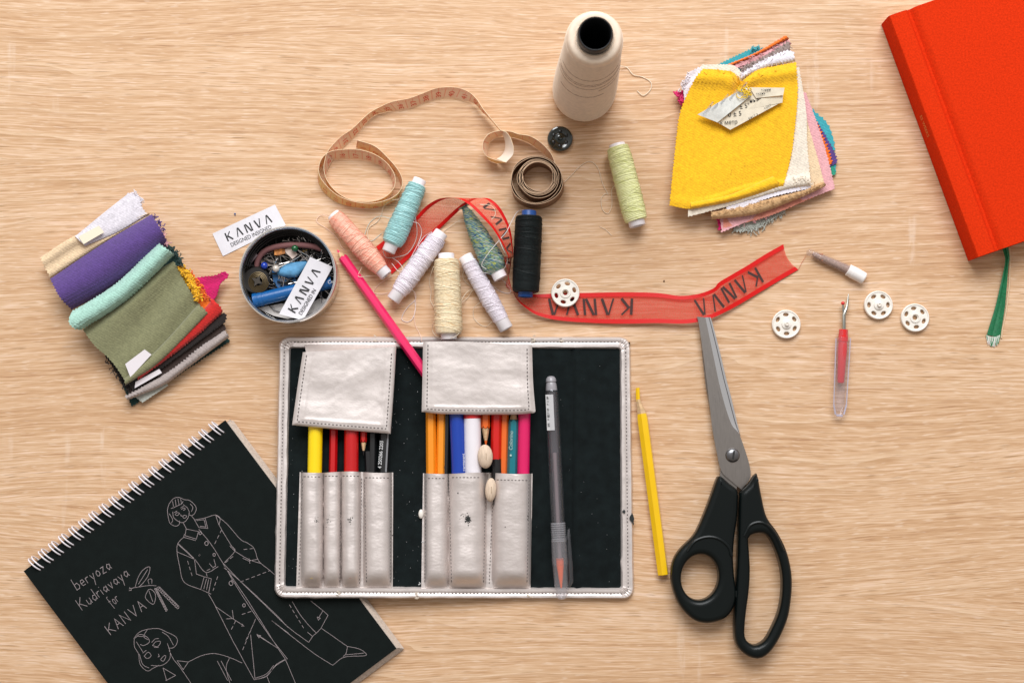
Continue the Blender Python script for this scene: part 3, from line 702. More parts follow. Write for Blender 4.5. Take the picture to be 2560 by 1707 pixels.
for i in range(4):
    font_text(tx, ['мы г з', 'тоннн', 'ткань', 'сост'][i], planar(cR(*((650, 672), (735, 472), (700, 500), (760, 600))[i]), ((1, -.55), (1, -.08), (1, -.12), (1, -.55))[i], 9, (18.3, 19.2, 19.0, 18.3)[i]))
tx.build('printed_text', ink_black, o)
tx = MB()
for i, s_ in enumerate(('кулирная', 'гладь', 'хлопок', 'лайкра', 'ширина')):
    font_text(tx, s_, planar(cR(335+i*62, 640-i*38+(i % 2)*8), (1, -1.25), 9, 19.6))
tx.build('printed_text', simple('faded_ink', (.22, .25, .32), .8), fold)
th = MB()
for k in range(16):
    a = random.uniform(0, 6.3); c = cR(620+random.uniform(-34, 40), 480+random.uniform(-28, 22)); r = random.uniform(4, 11)
    th.tube([P(c[0]+math.cos(a+j*.7)*r*(.4+.15*j), c[1]+math.sin(a+j*.7)*r*.8, 20.3+math.sin(j*1.3)*.6) for j in range(6)], .00032, 5)
th.build('sewing_knot', thread_mat('yellow_yarn', [(.80, .55, .03)]), bun)

# ------------------------------------------------------------------ red book
book = thing('clothbound_book', 'thick red clothbound book lying shut at the upper right corner', 'book', 2443, 643)
red_cloth = simple('red_book_cloth', (.66, .032, .004), .85, spec=.06, var=.16, vs=900, bump=.5, bs=2200, bd=.0003)
HB = 19.0
tl, bl = Vector((2222, 40)), Vector((2444, 643)); along = bl-tl; wd = Vector((.945, -.327))*490
def bp(s, w, z): q = tl+along*s+wd*w; return P(q.x, q.y, HB) + Vector((0, 0, (z-HB)/1000))
prof = [(0.0, .6), (0.0, HB-1.6), (.006, HB-.4), (.02, HB), (.078, HB), (.092, HB-.5), (.108, HB-3.0), (.120, HB-3.0), (.140, HB-.5), (.158, HB), (1.0, HB)]
mb = MB(); rows = []
full = prof + [(1.0, HB-2.4), (.165, HB-2.4), (.145, HB-4.2), (.03, HB-4.2), (.012, HB-4.6), (.012, 3.2), (.03, 2.6), (1.0, 2.6), (1.0, .3), (.01, .3)]
ss = [0, .004] + [i/24 for i in range(1, 24)] + [.996, 1]
for s in ss: rows.append([bp(s, w, z) for w, z in full])
b = mb.grid(rows, 0, cv=True); nf = len(full)
mb.face([b+k for k in range(nf)]); mb.face([b+(len(ss)-1)*nf+k for k in range(nf)][::-1])
cov = mb.build('cover', red_cloth, book, ang=35)
mb = MB()
q = [(.013, 2.65), (.013, HB-4.8), (.15, HB-4.8), (.175, HB-2.45), (.975, HB-2.45), (.975, 2.65)]
mb.grid([[bp(.014, w, z) for w, z in q], [bp(.986, w, z) for w, z in q]], 0, cv=True)
b0 = len(mb.v)-12; mb.face(list(range(b0, b0+6))); mb.face(list(range(b0+11, b0+5, -1)))
mb.build('page_block', simple('book_pages', (.75, .68, .56), .9, var=.1, vs=900), book, smooth=False)
mb = MB()
def spine_fn(x, y):      # letters on the spine face: x along the spine, y towards the table
    s = .40 + x*.0205; zz = HB-4.2-(.95-y)*6.0+0
    p = bp(s, 0, zz); n = (bp(.5, 0, 5)-bp(.5, .1, 5)).normalized(); return p + n*.00012
font_text(mb, '52 WEEKS', spine_fn)
mb.build('spine_title', simple('gold_foil', (.72, .26, .05), .5), book)
# bookmark ribbon
mb = MB()
cl = cr([cE(1905, 95)+(3.5,), cE(1918, 160)+(4.5,), cE(1925, 205)+(5,), cE(1908, 330)+(3,), cE(1893, 430)+(2.6,), cE(1872, 560)+(1.6,), cE(1845, 680)+(1.2,), cE(1820, 785)+(.8,)], 40)
wdt = cr([(8, 0), (7, 0), (4.5, 0), (7, 0), (8, 0), (8.5, 0), (9.5, 0), (17, 0)], 40)
L, R = [], []
for i, (x, y, z) in enumerate(cl):
    a, c = cl[max(i-1, 0)], cl[min(i+1, 39)]; tx_, ty_ = c[0]-a[0], c[1]-a[1]; l = math.hypot(tx_, ty_)
    w = wdt[i][0]; L.append((x-ty_/l*w, y+tx_/l*w, z)); R.append((x+ty_/l*w, y-tx_/l*w, z+.4))
mb.slab([[P(a[0]+(c[0]-a[0])*k/5, a[1]+(c[1]-a[1])*k/5, a[2]+.35*math.sin(k*2.4)+.3) for k in range(6)] for a, c in zip(L, R)], Vector((0, 0, -.0003)))
mk = mb.build('bookmark_ribbon', simple('green_ribbon', (.006, .15, .055), .5, var=.25, vs=900, bump=.5, bs=2500), book)
mb = MB()
for k in range(34):
    t = k/33; x0, y0 = cE(1765+105*t, 775+30*t*(1-t)*2); dx = (t-.45)*-12+random.uniform(-5, 5)
    mb.tube([P(x0, y0, 1.0), P(x0+dx*.4+random.uniform(-1, 1), y0+8, 1.1), P(x0+dx+random.uniform(-2, 2), y0+16+random.uniform(0, 9), .6)], .00028, 5, 0 if k % 3 else 1)
mb.build('frayed_end', [simple('white_fray', (.80, .74, .70), .8), simple('green_fray', (.03, .28, .13), .7)], mk)
mb = MB()
mb.tube([P(*cE(1940, 120), 1.5), P(*cE(1945, 200), 1.2), P(*cE(1940, 400), .8), P(*cE(1915, 600), .6), P(*cE(1885, 740), .5), P(*cE(1880, 800), .5)], .0005, 6)
o = mb.build('cord', simple('cream_cord', (.72, .52, .33), .8)); tag(o, 'thin cream cord running beside the green bookmark ribbon', 'cord')
# ------------------------------------------------------------------ sketchbook
sk = thing('spiral_sketchbook', 'black spiral sketchbook with pale fashion sketches, half under the silver pencil roll', 'sketchbook', *cN(700, 900))
ZC = 7.0
Aa, Bb, Cc = Vector((59, 1427)), Vector((563, 1050)), Vector((991, 1620)); Dd = Aa+(Cc-Bb)
def skp(u, v, z): q = Aa+(Bb-Aa)*u+(Cc-Bb)*v; w = P(q.x, q.y, ZC); return Vector((w.x, w.y, z/1000))
black_card = simple('black_card', (.0045, .0075, .0070), .8, spec=.14, var=.15, bump=.15, bs=1200)
def board(u0, u1, v0, v1, z0, z1, name, mat, parent):
    mb = MB(); n = 20; rows = [[skp(u0+(u1-u0)*i/n, v0+(v1-v0)*j/n, z1) for j in range(n+1)] for i in range(n+1)]
    mb.slab(rows, lambda i, j: Vector((0, 0, (z0-z1)/1000))); return mb.build(name, mat, parent, ang=30)
cov = board(0, 1, 0, 1, ZC-.7, ZC, 'front_cover', black_card, sk)
# pages fan out a little to the right
kraft = simple('kraft_pages', (.60, .50, .42), .9, var=.15, vs=800)
mb = MB()
for k in range(12):
    z1 = ZC-.75-k*.42; du = .006+.0018*k+random.uniform(-.001, .001); dv = .004+.0016*k
    rows = [[skp(.004+du*0+(1.0+du*.6)*i, .012+(.985+dv)*j, z1) for j in (0, 1)] for i in (0, 1)]
    mb.slab(rows, Vector((0, 0, -.00036)))
mb.build('pages', kraft, sk, smooth=False)
board(.004, 1.012, 0.004, 1.02, .3, 1.3, 'back_cover', simple('grey_board', (.45, .38, .32), .9), sk)
wire = simple('white_wire', (.80, .76, .80), .28, spec=.7, coat=.5)
hole_m = simple('punched_hole', (.002, .002, .002), .9)
ringpos = [(207, 890), (263, 847), (321, 803), (378, 760), (436, 717), (493, 675), (550, 630), (607, 585), (663, 543), (720, 502), (777, 458), (834, 413), (890, 372), (948, 327), (1004, 285), (1060, 242), (1118, 198), (1174, 157), (1231, 113)]
ex = (P(*Bb, ZC)-P(*Aa, ZC)).normalized(); ey = -(P(*Dd, ZC)-P(*Aa, ZC)).normalized(); ez = Vector((0, 0, 1))
holes = MB()
for (x, y) in ringpos:
    p = P(*cN(x, y), ZC); u = (p-P(*Aa, ZC)).dot(ex); base = P(*Aa, ZC)+ex*u
    mb = MB()
    for s in (-1, 1):
        pts = []
        cx = base - ey*.0009
        for k in range(37):
            a = 2*math.pi*k/36
            pts.append(base - ey*(.0008+.0052*math.cos(a)) + ex*(s*.0012 + .0011*math.cos(a)) + ez*(math.sin(a)*.0046-.0022))
        mb.tube([q if q.z > .0006 else Vector((q.x, q.y, .0006)) for q in pts], .00048, 8)
    mb.build('wire_ring', wire, sk, ang=80)
    for s in (-1, 1):
        c = base - ey*.0060 + ex*(s*.0012+.0011)
        ring = [c + ex*math.cos(t)*.0007 + ey*math.sin(t)*.0008 + ez*.00006 for t in [k*math.pi/6 for k in range(12)]]
        b = len(holes.v)
        for q in ring: holes.vert(q)
        holes.face(range(b, b+12))
holes.build('punched_holes', hole_m, cov)
chalk = simple('pale_pencil_line', (.30, .255, .26), .9, var=.3, vs=1500)
dw = MB(); ZS = ZC+.06
def sN(pts, w=1.1, c=cN, close=False, curve=True):
    q = [c(*p) for p in pts]
    if curve and len(q) > 2: q = cr(q, max(8, len(q)*6))
    q = [(x+random.uniform(-.25, .25), y+random.uniform(-.25, .25)) for x, y in q]
    stroke(dw, q, lambda x, y: P(x, y, ZS), w)
def dN(pts, c=cN, on=7, off=5, w=1.2):
    q = densify([c(*p) for p in pts], 1.5); i = 0
    while i < len(q)-3: stroke(dw, q[i:i+on//1], lambda x, y: P(x, y, ZS), w); i += int((on+off)/1.1)
def circ(x, y, r, c=cN): sN([(x+r*math.cos(k*.785), y+r*1.15*math.sin(k*.785)) for k in range(9)], 1.3, c)
for s in ([(965,545),(955,580),(960,620),(970,655),(1000,672),(1022,662),(1024,640)], [(965,545),(990,515),(1020,508),(1050,520),(1080,525),(1105,545),(1120,570),(1110,600),(1090,612),(1075,600)],
          [(975,572),(1000,562),(1035,545),(1045,530)], [(985,530),(990,560)], [(1000,520),(1005,557)], [(1015,514),(1022,550)], [(1030,515),(1036,545)], [(1085,545),(1100,565),(1092,590)], [(965,600),(985,635),(978,655)],
          [(985,590),(990,620),(1010,640),(1040,652),(1065,636),(1080,600),(1070,570),(1045,548)], [(998,606),(1010,595),(1024,600),(1010,611),(998,606)], [(1034,577),(1048,568),(1057,575),(1045,582)], [(992,595),(1010,586)], [(1030,568),(1048,558)],
          [(1030,605),(1034,614),(1040,612)], [(1040,618),(1052,610),(1066,615),(1052,627),(1040,618)], [(1090,610),(1112,637)], [(1045,650),(1066,692)]): sN(s)
for s in ([(1110,637),(1170,625),(1186,685),(1135,680),(1110,637)], [(1122,640),(1164,635),(1175,676),(1140,672)], [(1062,688),(1056,726),(1120,745),(1132,702),(1062,688)], [(1052,716),(1048,735),(1118,754)],
          [(1195,885),(1215,910),(1230,895),(1220,860)], [(1165,960),(1145,1032),(1190,1052),(1206,972),(1165,960)], [(1178,972),(1162,1030)], [(1190,975),(1178,1035)], [(1010,818),(1112,862)], [(1015,775),(1112,862)],
          [(1430,1290),(1455,1540)], [(1230,1130),(1330,1200),(1390,1240)], [(1325,1150),(1332,1198),(1290,1200)], [(1380,1228),(1392,1242),(1376,1240)], [(1550,1210),(1645,1282)], [(1470,1295),(1590,1370)], [(1466,1292),(1478,1308),(1488,1296),(1466,1292)],
          [(1340,815),(1312,785)], [(1340,815),(1330,790)], [(1385,855),(1420,870),(1470,860)], [(1420,855),(1425,885)], [(1175,935),(1182,958)], [(1110,865),(1120,945),(1170,962)]): sN(s, curve=False)
for s in ([(1170,625),(1230,608),(1260,630),(1300,665),(1370,745),(1415,770),(1450,800),(1470,860),(1490,885),(1540,925),(1580,960)], [(1230,608),(1250,665),(1290,735),(1325,790),(1340,815),(1280,880)], [(1340,815),(1420,862),(1490,885)], [(1232,610),(1255,630),(1250,665)],
          [(1048,735),(1015,770),(1010,820),(1025,900),(1050,990),(1150,1035),(1205,1060)], [(1015,770),(1070,820),(1115,865),(1175,935),(1245,902)],
          [(1135,690),(1200,770),(1270,880),(1340,1000),(1430,1140),(1540,1300),(1640,1430)], [(1190,1060),(1230,1130),(1310,1290),(1380,1420),(1450,1548)],
          [(1450,1548),(1520,1525),(1570,1470),(1632,1430)], [(1456,1538),(1518,1515),(1562,1465)], [(1270,880),(1370,985),(1500,1110),(1645,1250)]): sN(s)
for s in ([(1265,692),(1215,792)], [(1370,990),(1540,925)], [(1455,1210),(1395,1340)], [(1180,925),(1250,890)], [(1345,1210),(1310,1280)], [(1070,870),(1102,975)], [(1242,958),(1215,1040)], [(1390,805),(1455,798)], [(1285,880),(1335,840)], [(1380,1175),(1440,1155)]): dN(s)
for x, y, r in ((1142,712,7), (1178,770,10), (1222,835,7), (1318,997,11), (1392,1123,8), (1138,837,2.5), (1325,985,5)): circ(x, y, r)
for s in ([(0,150),(170,290),(480,580),(640,740),(830,880)], [(668,480),(740,600),(820,700),(905,792)], [(830,880),(870,820),(905,790),(950,740),(1000,650),(1020,615)], [(950,740),(1080,830),(1210,920)], [(1210,920),(1310,940),(1370,970),(1385,1010),(1180,1025),(1065,1105)], [(1065,1105),(870,980),(650,810),(470,670)], [(1210,920),(1195,990),(1165,1020)], [(1190,1002),(1368,985),(1374,972)], [(240,480),(530,940),(600,1045),(700,1280),(760,1400)], [(600,1045),(510,1100),(420,1210),(310,1245)], [(420,1210),(450,1290),(480,1380)], [(0,130),(240,480)], [(320,800),(530,940)]): sN(s, c=cF)
for s in ([(1020,615),(970,570),(850,475)], [(970,570),(930,635)], [(912,632),(945,645),(925,662),(912,632)], [(820,780),(868,822)]): sN(s, c=cF, curve=False)
dN([(640,510),(780,740)], c=cF); dN([(310,650),(180,960)], c=cF)
# second head
for s in ([(765,1310),(790,1280),(830,1262),(900,1255),(950,1275),(1000,1300),(1012,1330),(992,1362),(960,1368)], [(765,1310),(768,1360),(790,1400),(800,1460),(840,1497),(872,1482),(908,1464)], [(770,1310),(800,1288),(840,1305),(852,1332),(820,1352),(800,1345)], [(785,1300),(830,1300)], [(778,1330),(800,1365),(815,1390)], [(795,1400),(815,1460),(850,1480)],
          [(955,1340),(970,1390),(967,1430),(935,1460),(900,1468),(862,1465)], [(925,1275),(960,1300),(990,1350)], [(870,1352),(890,1330),(916,1330),(900,1358),(870,1352)], [(878,1362),(905,1362)], [(865,1335),(885,1315),(905,1312)], [(822,1412),(845,1390),(862,1410),(840,1426),(822,1412)], [(815,1395),(835,1378)],
          [(903,1400),(908,1414),(900,1416)], [(915,1432),(936,1410),(946,1415),(932,1441),(915,1432)], [(965,1380),(990,1430),(1030,1480),(1090,1568)], [(1075,1445),(1150,1410),(1225,1398),(1310,1420),(1382,1452)], [(1310,1420),(1290,1480),(1312,1568)], [(840,1262),(820,1300),(845,1320)]): sN(s)
for s in ([(1010,1438),(1075,1446),(1045,1490),(1010,1438)], [(930,1480),(950,1552)], [(930,1480),(1002,1522),(945,1552)], [(1240,1440),(1298,1552)], [(1262,1440),(1320,1552)]): sN(s, curve=False)
# sprig with catkins
for s in ([(735,1030),(770,1022),(850,1010),(892,1012)], [(770,1022),(790,960),(820,918),(855,905),(842,960),(800,1012),(776,1022)], [(790,1002),(842,920)], [(850,1002),(845,978),(865,974),(866,1000)], [(845,1035),(830,1080),(875,1117),(887,1062),(862,1032),(845,1035)], [(850,1040),(872,1102)], [(738,1020),(750,1035),(736,1040)]): sN(s)
z1 = []; z2 = []
for k in range(70):
    t = k/69; a = k*1.25
    z1.append((900+118*t+9*math.cos(a), 1020+118*t+9*math.sin(a))); z2.append((885+66*t+6*math.cos(a), 1025+130*t+6*math.sin(a)))
sN(z1, 1.1); sN(z2, 1.1)
# lettering
def wline(word, a, b, size, wx=1.0):
    a = cN(*a); b = cN(*b); fn = planar(a, (b[0]-a[0], b[1]-a[1]), size, ZS)
    tot = sum((.5 if ch == ' ' else GL[ch][1]*wx+.05) for ch in word); ln = math.hypot(b[0]-a[0], b[1]-a[1]); k = ln/(tot*size)
    write(dw, word, lambda x, y: fn(x*k, y), 1.45/size, gap=.05, wx=wx, jit=.02)
wline('beryoza', (440, 1035), (650, 905), 30); wline('Kudriavaya', (470, 1150), (750, 945), 30); wline('for', (640, 1130), (690, 1090), 28); wline('KANVA', (632, 1292), (850, 1130), 27)
dw.build('drawing', chalk, cov, smooth=False)

# ------------------------------------------------------------------ silver pencil roll
LIFTED = False
wal = thing('pencil_roll', 'open silver leather pencil roll with black lining, two flaps and stitched pockets', 'pencil case', 1135, 1170)
# black lining panel
LIFTED = True
rows = []
NU, NV = 150, 100
for j in range(NV):
    v = j/(NV-1); row = []
    for i in range(NU):
        u = i/(NU-1); x = 705+870*u+ (-6*v); y = 855+630*v
        z = 2.0+.25*noise.noise(Vector((x*.012, y*.006, 1)))+.12*noise.noise(Vector((x*.05, y*.02, 4)))
        z -= 1.3*math.exp(-((x-1431)/3.5)**2); z += 1.1*math.exp(-((x-1443)/8)**2)+.5*math.exp(-((x-1500)/22)**2)*(y-900)/600+.6*math.exp(-((x-1350)/10)**2)
        z -= .5*math.exp(-((x-985-(y-900)*.03)/12)**2); z += .4*math.exp(-((x-1018)/14)**2)
        row.append(P(x, y, z))
    rows.append(row)
mb = MB(); mb.slab(rows, lambda i, j: Vector((0, 0, -.0012)))
lin = mb.build('lining', lining, wal)
mb = MB()
for k in range(110):       # lint on the black cloth
    x = random.choice((random.uniform(975, 1050), random.uniform(720, 760), random.uniform(1330, 1550), random.uniform(980, 1050))); y = random.uniform(900, 1460)
    r = random.uniform(.3, .75); mb.ball(P(x, y, 2.5), r*.00025, r*.00025*random.uniform(.6, 1.6), .0001, seg=6)
for c, k in ((cA(870, 1195), 5), (cA(850, 1430), 4)):
    for _ in range(k):
        a = random.uniform(0, 6.3); mb.tube([P(c[0]+math.cos(a)*j*1.5, c[1]+math.sin(a)*j*1.2, 3+.2*j) for j in range(-2, 4)], .00022, 5)
tag(mb.build('lint', simple('white_lint', (.55, .55, .55), .9), lin), kind='stuff')
# binding round the edge
def rrect(x0, y0, x1, y1, x2, y2, x3, y3, r, n=16, m=70):
    """TL TR BR BL -> closed px loop with fixed counts"""
    c = [Vector((x0, y0)), Vector((x1, y1)), Vector((x2, y2)), Vector((x3, y3))]; out = []
    for k in range(4):
        p, a, b = c[k], c[k-1], c[(k+1) % 4]; da = (a-p).normalized()*r; db = (b-p).normalized()*r
        for i in range(n):
            t = i/(n-1); q = (p+da)*(1-t)**2+p*2*t*(1-t)+(p+db)*t*t; out.append(q)
        e0 = p+db; nx = c[(k+1) % 4]; e1 = nx+(p-nx).normalized()*r
        for i in range(1, m): out.append(e0+(e1-e0)*i/m)
    return out
O = rrect(699, 842, 1575, 842, 1585, 1496, 686, 1494, 30); I = rrect(725, 869, 1551, 870, 1554, 1470, 712, 1466, 8)
nL = len(O); rows = []
for i in range(nL):
    o_, i_ = O[i], I[i]; w1 = 1+.05*noise.noise(Vector((o_.x*.02, o_.y*.02, 0)))
    corner = (i % 86) < 16
    pk = (.55*math.sin((i % 86)*2.4) if corner else 0)+.45*noise.noise(Vector((o_.x*.05, o_.y*.05, 3)))
    jut = 3.2*noise.noise(Vector((o_.x*.035, o_.y*.035, 8)))
    row = []
    for k in range(12):
        s = k/11
        if k == 0: row.append(P(o_.x, o_.y, .3)); continue
        s2 = (k-1)/10; q = o_+(i_-o_)*s2*w1 + (o_-i_).normalized()*jut*(1 if s2 in (0, 1) else .3)
        h = 4.0*min(1, (s2*9+.15)**.5)*(1 if s2 < .9 else (1-(s2-.9)*1.5)) - .75*math.exp(-((s2-.46)/.07)**2)
        if s2 == 1: h = 2.9
        row.append(P(q.x, q.y, h+pk*.5*(1-abs(s2-.5))))
    row.append(P(i_.x+(i_-o_).x*.06, i_.y+(i_-o_).y*.06, 1.9))
    rows.append(row)
mb = MB(); mb.grid(rows, 0, cu=True)
def dash_line(mb, pts, zf, m=1, pitch=9.0, ln=5.0, r=.00034, closed=False):
    q = densify([tuple(p) for p in pts], 1.0); L = 0; cur = []; start = 0
    for a, b in zip(q, q[1:]):
        ph = L % pitch
        if ph < ln: cur.append(a)
        elif cur:
            if len(cur) > 2: mb.tube([P(x, y, zf(x, y)) for x, y in (cur[0], cur[len(cur)//2], cur[-1])], r, 5, m)
            cur = []
        L += math.hypot(b[0]-a[0], b[1]-a[1])
mid = [o_+(i_-o_)*.46 for o_, i_ in zip(O, I)]
dash_line(mb, [(p.x, p.y) for p in mid]+[(mid[0].x, mid[0].y)], lambda x, y: 3.45)
for (c, k) in ((cD(680, 60), 6), (cD(840, 62), 4), (cA(835, 1495), 6), (cA(395, 1490), 3), (cD(660, 1490), 4), (cA(595, 60), 3)):   # worn seams with yarn stubs
    for _ in range(k):
        x, y = c[0]+random.uniform(-4, 4), c[1]+random.uniform(-8, 8); a = random.uniform(-.6, .6)
        mb.tube([P(x-3, y+a*3, 4.2), P(x, y, 4.7), P(x+3, y+random.uniform(-3, 3), 4.4)], .0003, 5, 2)
binding = mb.build('binding', [silver, stitch, simple('linen_yarn', (.66, .58, .48), .8)], wal, ang=50)
mb = MB()
for c in ((cD(1232, 1060), 7, 15), (cD(1187, 1026), 5, 6), (cD(1238, 1085), 3, 10)):
    x, y = c[0]; pts = [(x+c[1]*math.cos(a)*random.uniform(.4, 1.0), y+c[2]*math.sin(a)*random.uniform(.5, 1.0)) for a in [k*.52 for k in range(12)]]
    mb.prism(pts, 4.3, 4.75)
mb.build('worn_patch', simple('worn_black', (.015, .02, .02), .8), binding)

# flaps
def flap(name, top, right, bottom, left, z, label, inset, sd):
    w = wob(sd, .55, 4, 4); w2 = wob(sd+3, .07, 13, 16)
    def zf(u, v):
        e = min(u, 1-u, 1-v)*22; return z+w(u, v)+w2(u, v)-1.4*max(0, 1-e)**2+.25*math.exp(-((e-2.1)/.5)**2)
    mb = coons(top, right, bottom, left, zf, 110, 90, (0,)*4, 1.1)
    g = coons(top, right, bottom, left, zf, 110, 90, (0,)*4, 1.1, ret=True)
    d = 5
    path = [g[j][d] for j in range(4, 90-d)]+[g[89-d][i] for i in range(d, 110-d)]+[g[j][109-d] for j in range(89-d, 3, -1)]
    L = 0; cur = []
    path = [p+Vector((0, 0, .00012)) for p in path]; dd = [path[0]]
    for a, b in zip(path, path[1:]):
        for t in (.25, .5, .75, 1): dd.append(a+(b-a)*t)
    for a, b in zip(dd, dd[1:]):
        if L % .0023 < .0013: cur.append(a)
        elif cur:
            if len(cur) > 1: mb.tube([cur[0], cur[-1]], .00032, 5, 1)
            cur = []
        L += (b-a).length
    o = mb.build(name, [silver, stitch], wal, ang=50); o['label'] = label; return o
flap('flap', [cA(195, 135), cA(330, 128), (cA(718, 105))], [cA(718, 105), cA(705, 330), cA(686, 592)], [cA(135, 543), cA(400, 568), cA(686, 592)], [cA(195, 135), cA(165, 330), cA(135, 543)], 14.8, 'tilted square flap over the left pockets', 0, 2)
mb = coons([cA(205, 92), cA(440, 92), cA(718, 98)], [cA(718, 98), cA(718, 118)], [cA(215, 150), cA(480, 125), cA(715, 130)], [cA(205, 92), cA(215, 150)], lambda u, v: 4.6+9*v, 60, 12, (0,)*4, 1.0)
mb.build('flap_hinge', silver, wal)
flap('flap', [cD(62, 76), cD(300, 76), cD(672, 98)], [cD(672, 98), cD(678, 300), cD(692, 470), ], [cD(54, 470), cD(200, 482), cD(560, 484), cD(680, 476)], [cD(62, 76), cD(58, 300), cD(54, 470)], 15.6, 'upright square flap over the middle pockets', 0, 5)

# pockets: a silver sheet bulging over each pencil
def pocket(cols, x0t, x1t, x0b, x1b, yt, yb, c, name, label, scuffs, stitches):
    NU, NV = 230, 120; rows = []
    def zz(x, y, v):
        z = 3.1
        for a, b, h, tp in cols:
            m = (a+b)/2; hw = (b-a)/2
            end = max(0.0, min(1.0, (yb-26*tp-y)/60+0.25)) if y > yb-120 else 1
            hw2 = hw*(1-.22*tp*(1-end))
            s = (x-m)/hw2
            if abs(s) < 1: z = max(z, 3.1+(h-3.1)*(1-abs(s)**3)**.6*(1-(1-max(0, min(1, (yb-y)/105)))**2.2)*(1 if v > .08 else .985+.015*v/.08))
        z += .30*noise.noise(Vector((x*.012, y*.016, 2)))*min(1, z-2.5)+.07*noise.noise(Vector((x*.03, y*.12, 5)))
        return max(z, 2.75)
    for j in range(NV):
        v = j/(NV-1); row = []
        for i in range(NU):
            u = i/(NU-1); x = (x0t+(x1t-x0t)*u)*(1-v)+(x0b+(x1b-x0b)*u)*v; y = yt+(yb-yt)*v
            yy = y + (4*math.sin(u*9) if v < .01 else 0)
            px, py = c(x, yy); row.append(P(px, py, zz(x, y, v)))
        rows.append(row)
    mb = MB(); mb.slab(rows, Vector((0, 0, -.0008)))
    def zat(x, y): return zz(x, y, (y-yt)/(yb-yt))
    for seg in stitches:
        q = densify([tuple(p) for p in seg], 1.5); cur = []; L = 0
        for a, b in zip(q, q[1:]):
            if L % 20 < 11: cur.append(a)
            elif cur: mb.tube([P(*c(x, y), zat(x, y)+.12) for x, y in (cur[0], cur[len(cur)//2], cur[-1])], .00026, 5, 1); cur = []
            L += math.hypot(b[0]-a[0], b[1]-a[1])
    o = mb.build(name, [silver, stitch], wal, ang=55); o['label'] = label
    if scuffs:
        sm = MB()
        if scuffs[0][4] > 20:
            b = len(sm.v); cx_, cy_ = scuffs[0][0], scuffs[0][1]
            for k in range(26):
                a = k*math.pi/13; rr = (14+9*noise.noise(Vector((math.cos(a)*2.1, math.sin(a)*2.1, 7))))*(1.25 if k % 3 else .62)
                q = (cx_+rr*math.cos(a), cy_+rr*1.25*math.sin(a)); sm.vert(P(*c(*q), zat(*q)+.16))
            sm.face(range(b, b+26))
        for (x, y, rx, ry, k) in scuffs:
            for _ in range(k):
                xx, yy = x+random.gauss(0, rx), y+random.gauss(0, ry); r = random.uniform(1, 4.2)
                pts = [(xx+r*random.uniform(.5, 1.2)*math.cos(t*.9), yy+r*random.uniform(.5, 1.3)*math.sin(t*.9)) for t in range(7)]
                b = len(sm.v)
                for q in pts: sm.vert(P(*c(*q), zat(*q)+.10))
                sm.face(range(b, b+7))
        tag(sm.build('scuff_mark', simple('scuffed_black', (.02, .022, .02), .9), o, smooth=False), kind='stuff')
pocket([(183, 309, 13.4, .6), (310, 409, 10.2, .6), (410, 520, 13.4, .6), (534, 694, 11.6, .15)], 178, 701, 158, 698, 806, 1452, cA, 'pockets', 'four narrow stitched pockets',
       [(270, 1075, 9, 9, 10), (333, 1075, 8, 12, 12), (458, 1075, 8, 12, 16), (690, 1130, 3, 40, 4)],
       [[(195, 845), (172, 1440)], [(690, 830), (684, 1440)], [(524, 840), (520, 1100), (512, 1440)], [(541, 850), (546, 1100), (552, 1430)], [(200, 830), (300, 832)], [(318, 828), (402, 828)], [(418, 826), (512, 828)], [(545, 836), (685, 838)], [(408, 850), (402, 1440)]])
pocket([(68, 207, 12.0, .6), (200, 416, 16.2, .3), (448, 668, 13.8, .4)], 62, 675, 52, 664, 812, 1455, cD, 'pockets', 'three wide stitched pockets with bare strips between',
       [(315, 1070, 6, 9, 34), (300, 1055, 22, 14, 16), (522, 1110, 2, 2, 3), (650, 1040, 2, 16, 6), (255, 925, 3, 8, 3), (315, 1100, 2, 8, 6)],
       [[(80, 850), (72, 1440)], [(655, 850), (644, 1440)], [(207, 850), (222, 1440)], [(412, 870), (400, 1440)], [(452, 980), (432, 1440)], [(90, 840), (190, 840)], [(225, 835), (395, 835)], [(475, 848), (655, 852)]])
beech = simple('beech_wood', (.68, .53, .40), .7, var=.14, vs=220, stretch=(6, 1, 1), bump=.3)
for (x, y, rx, ry, z, rot) in ((410, 718, 42, 66, 13.5, .05), (441, 905, 31, 66, 11.0, -.05)):
    mb = MB(); q = cD(x, y); mb.ball(P(*q, z), rx/2.24/4000, ry/2.24/4000, .0034, rot=rot, seg=26)
    mb.tube([P(q[0]+rx*.05, q[1]+j*4-8, z+3.2 if j < 5 else z+2) for j in range(5)], .0003, 5, 1)
    mb.build('wooden_toggle', [beech, simple('toggle_string', (.45, .33, .22), .8)], wal)
mb = MB(); mb.tube([P(*cD(x, 815+k*30), 4.2+.6*math.sin(k)) for k, x in enumerate((432, 434, 436, 438))], .0011, 8); mb.build('toggle_loop', simple('elastic_grey', (.45, .40, .36), .7), wal)
mb = MB(); q = cA(857, 1040); mb.ball(P(q[0], q[1], 3.6), .0016, .0029, .0013, seg=18); mb.build('fastener_stud', white_plastic, wal)

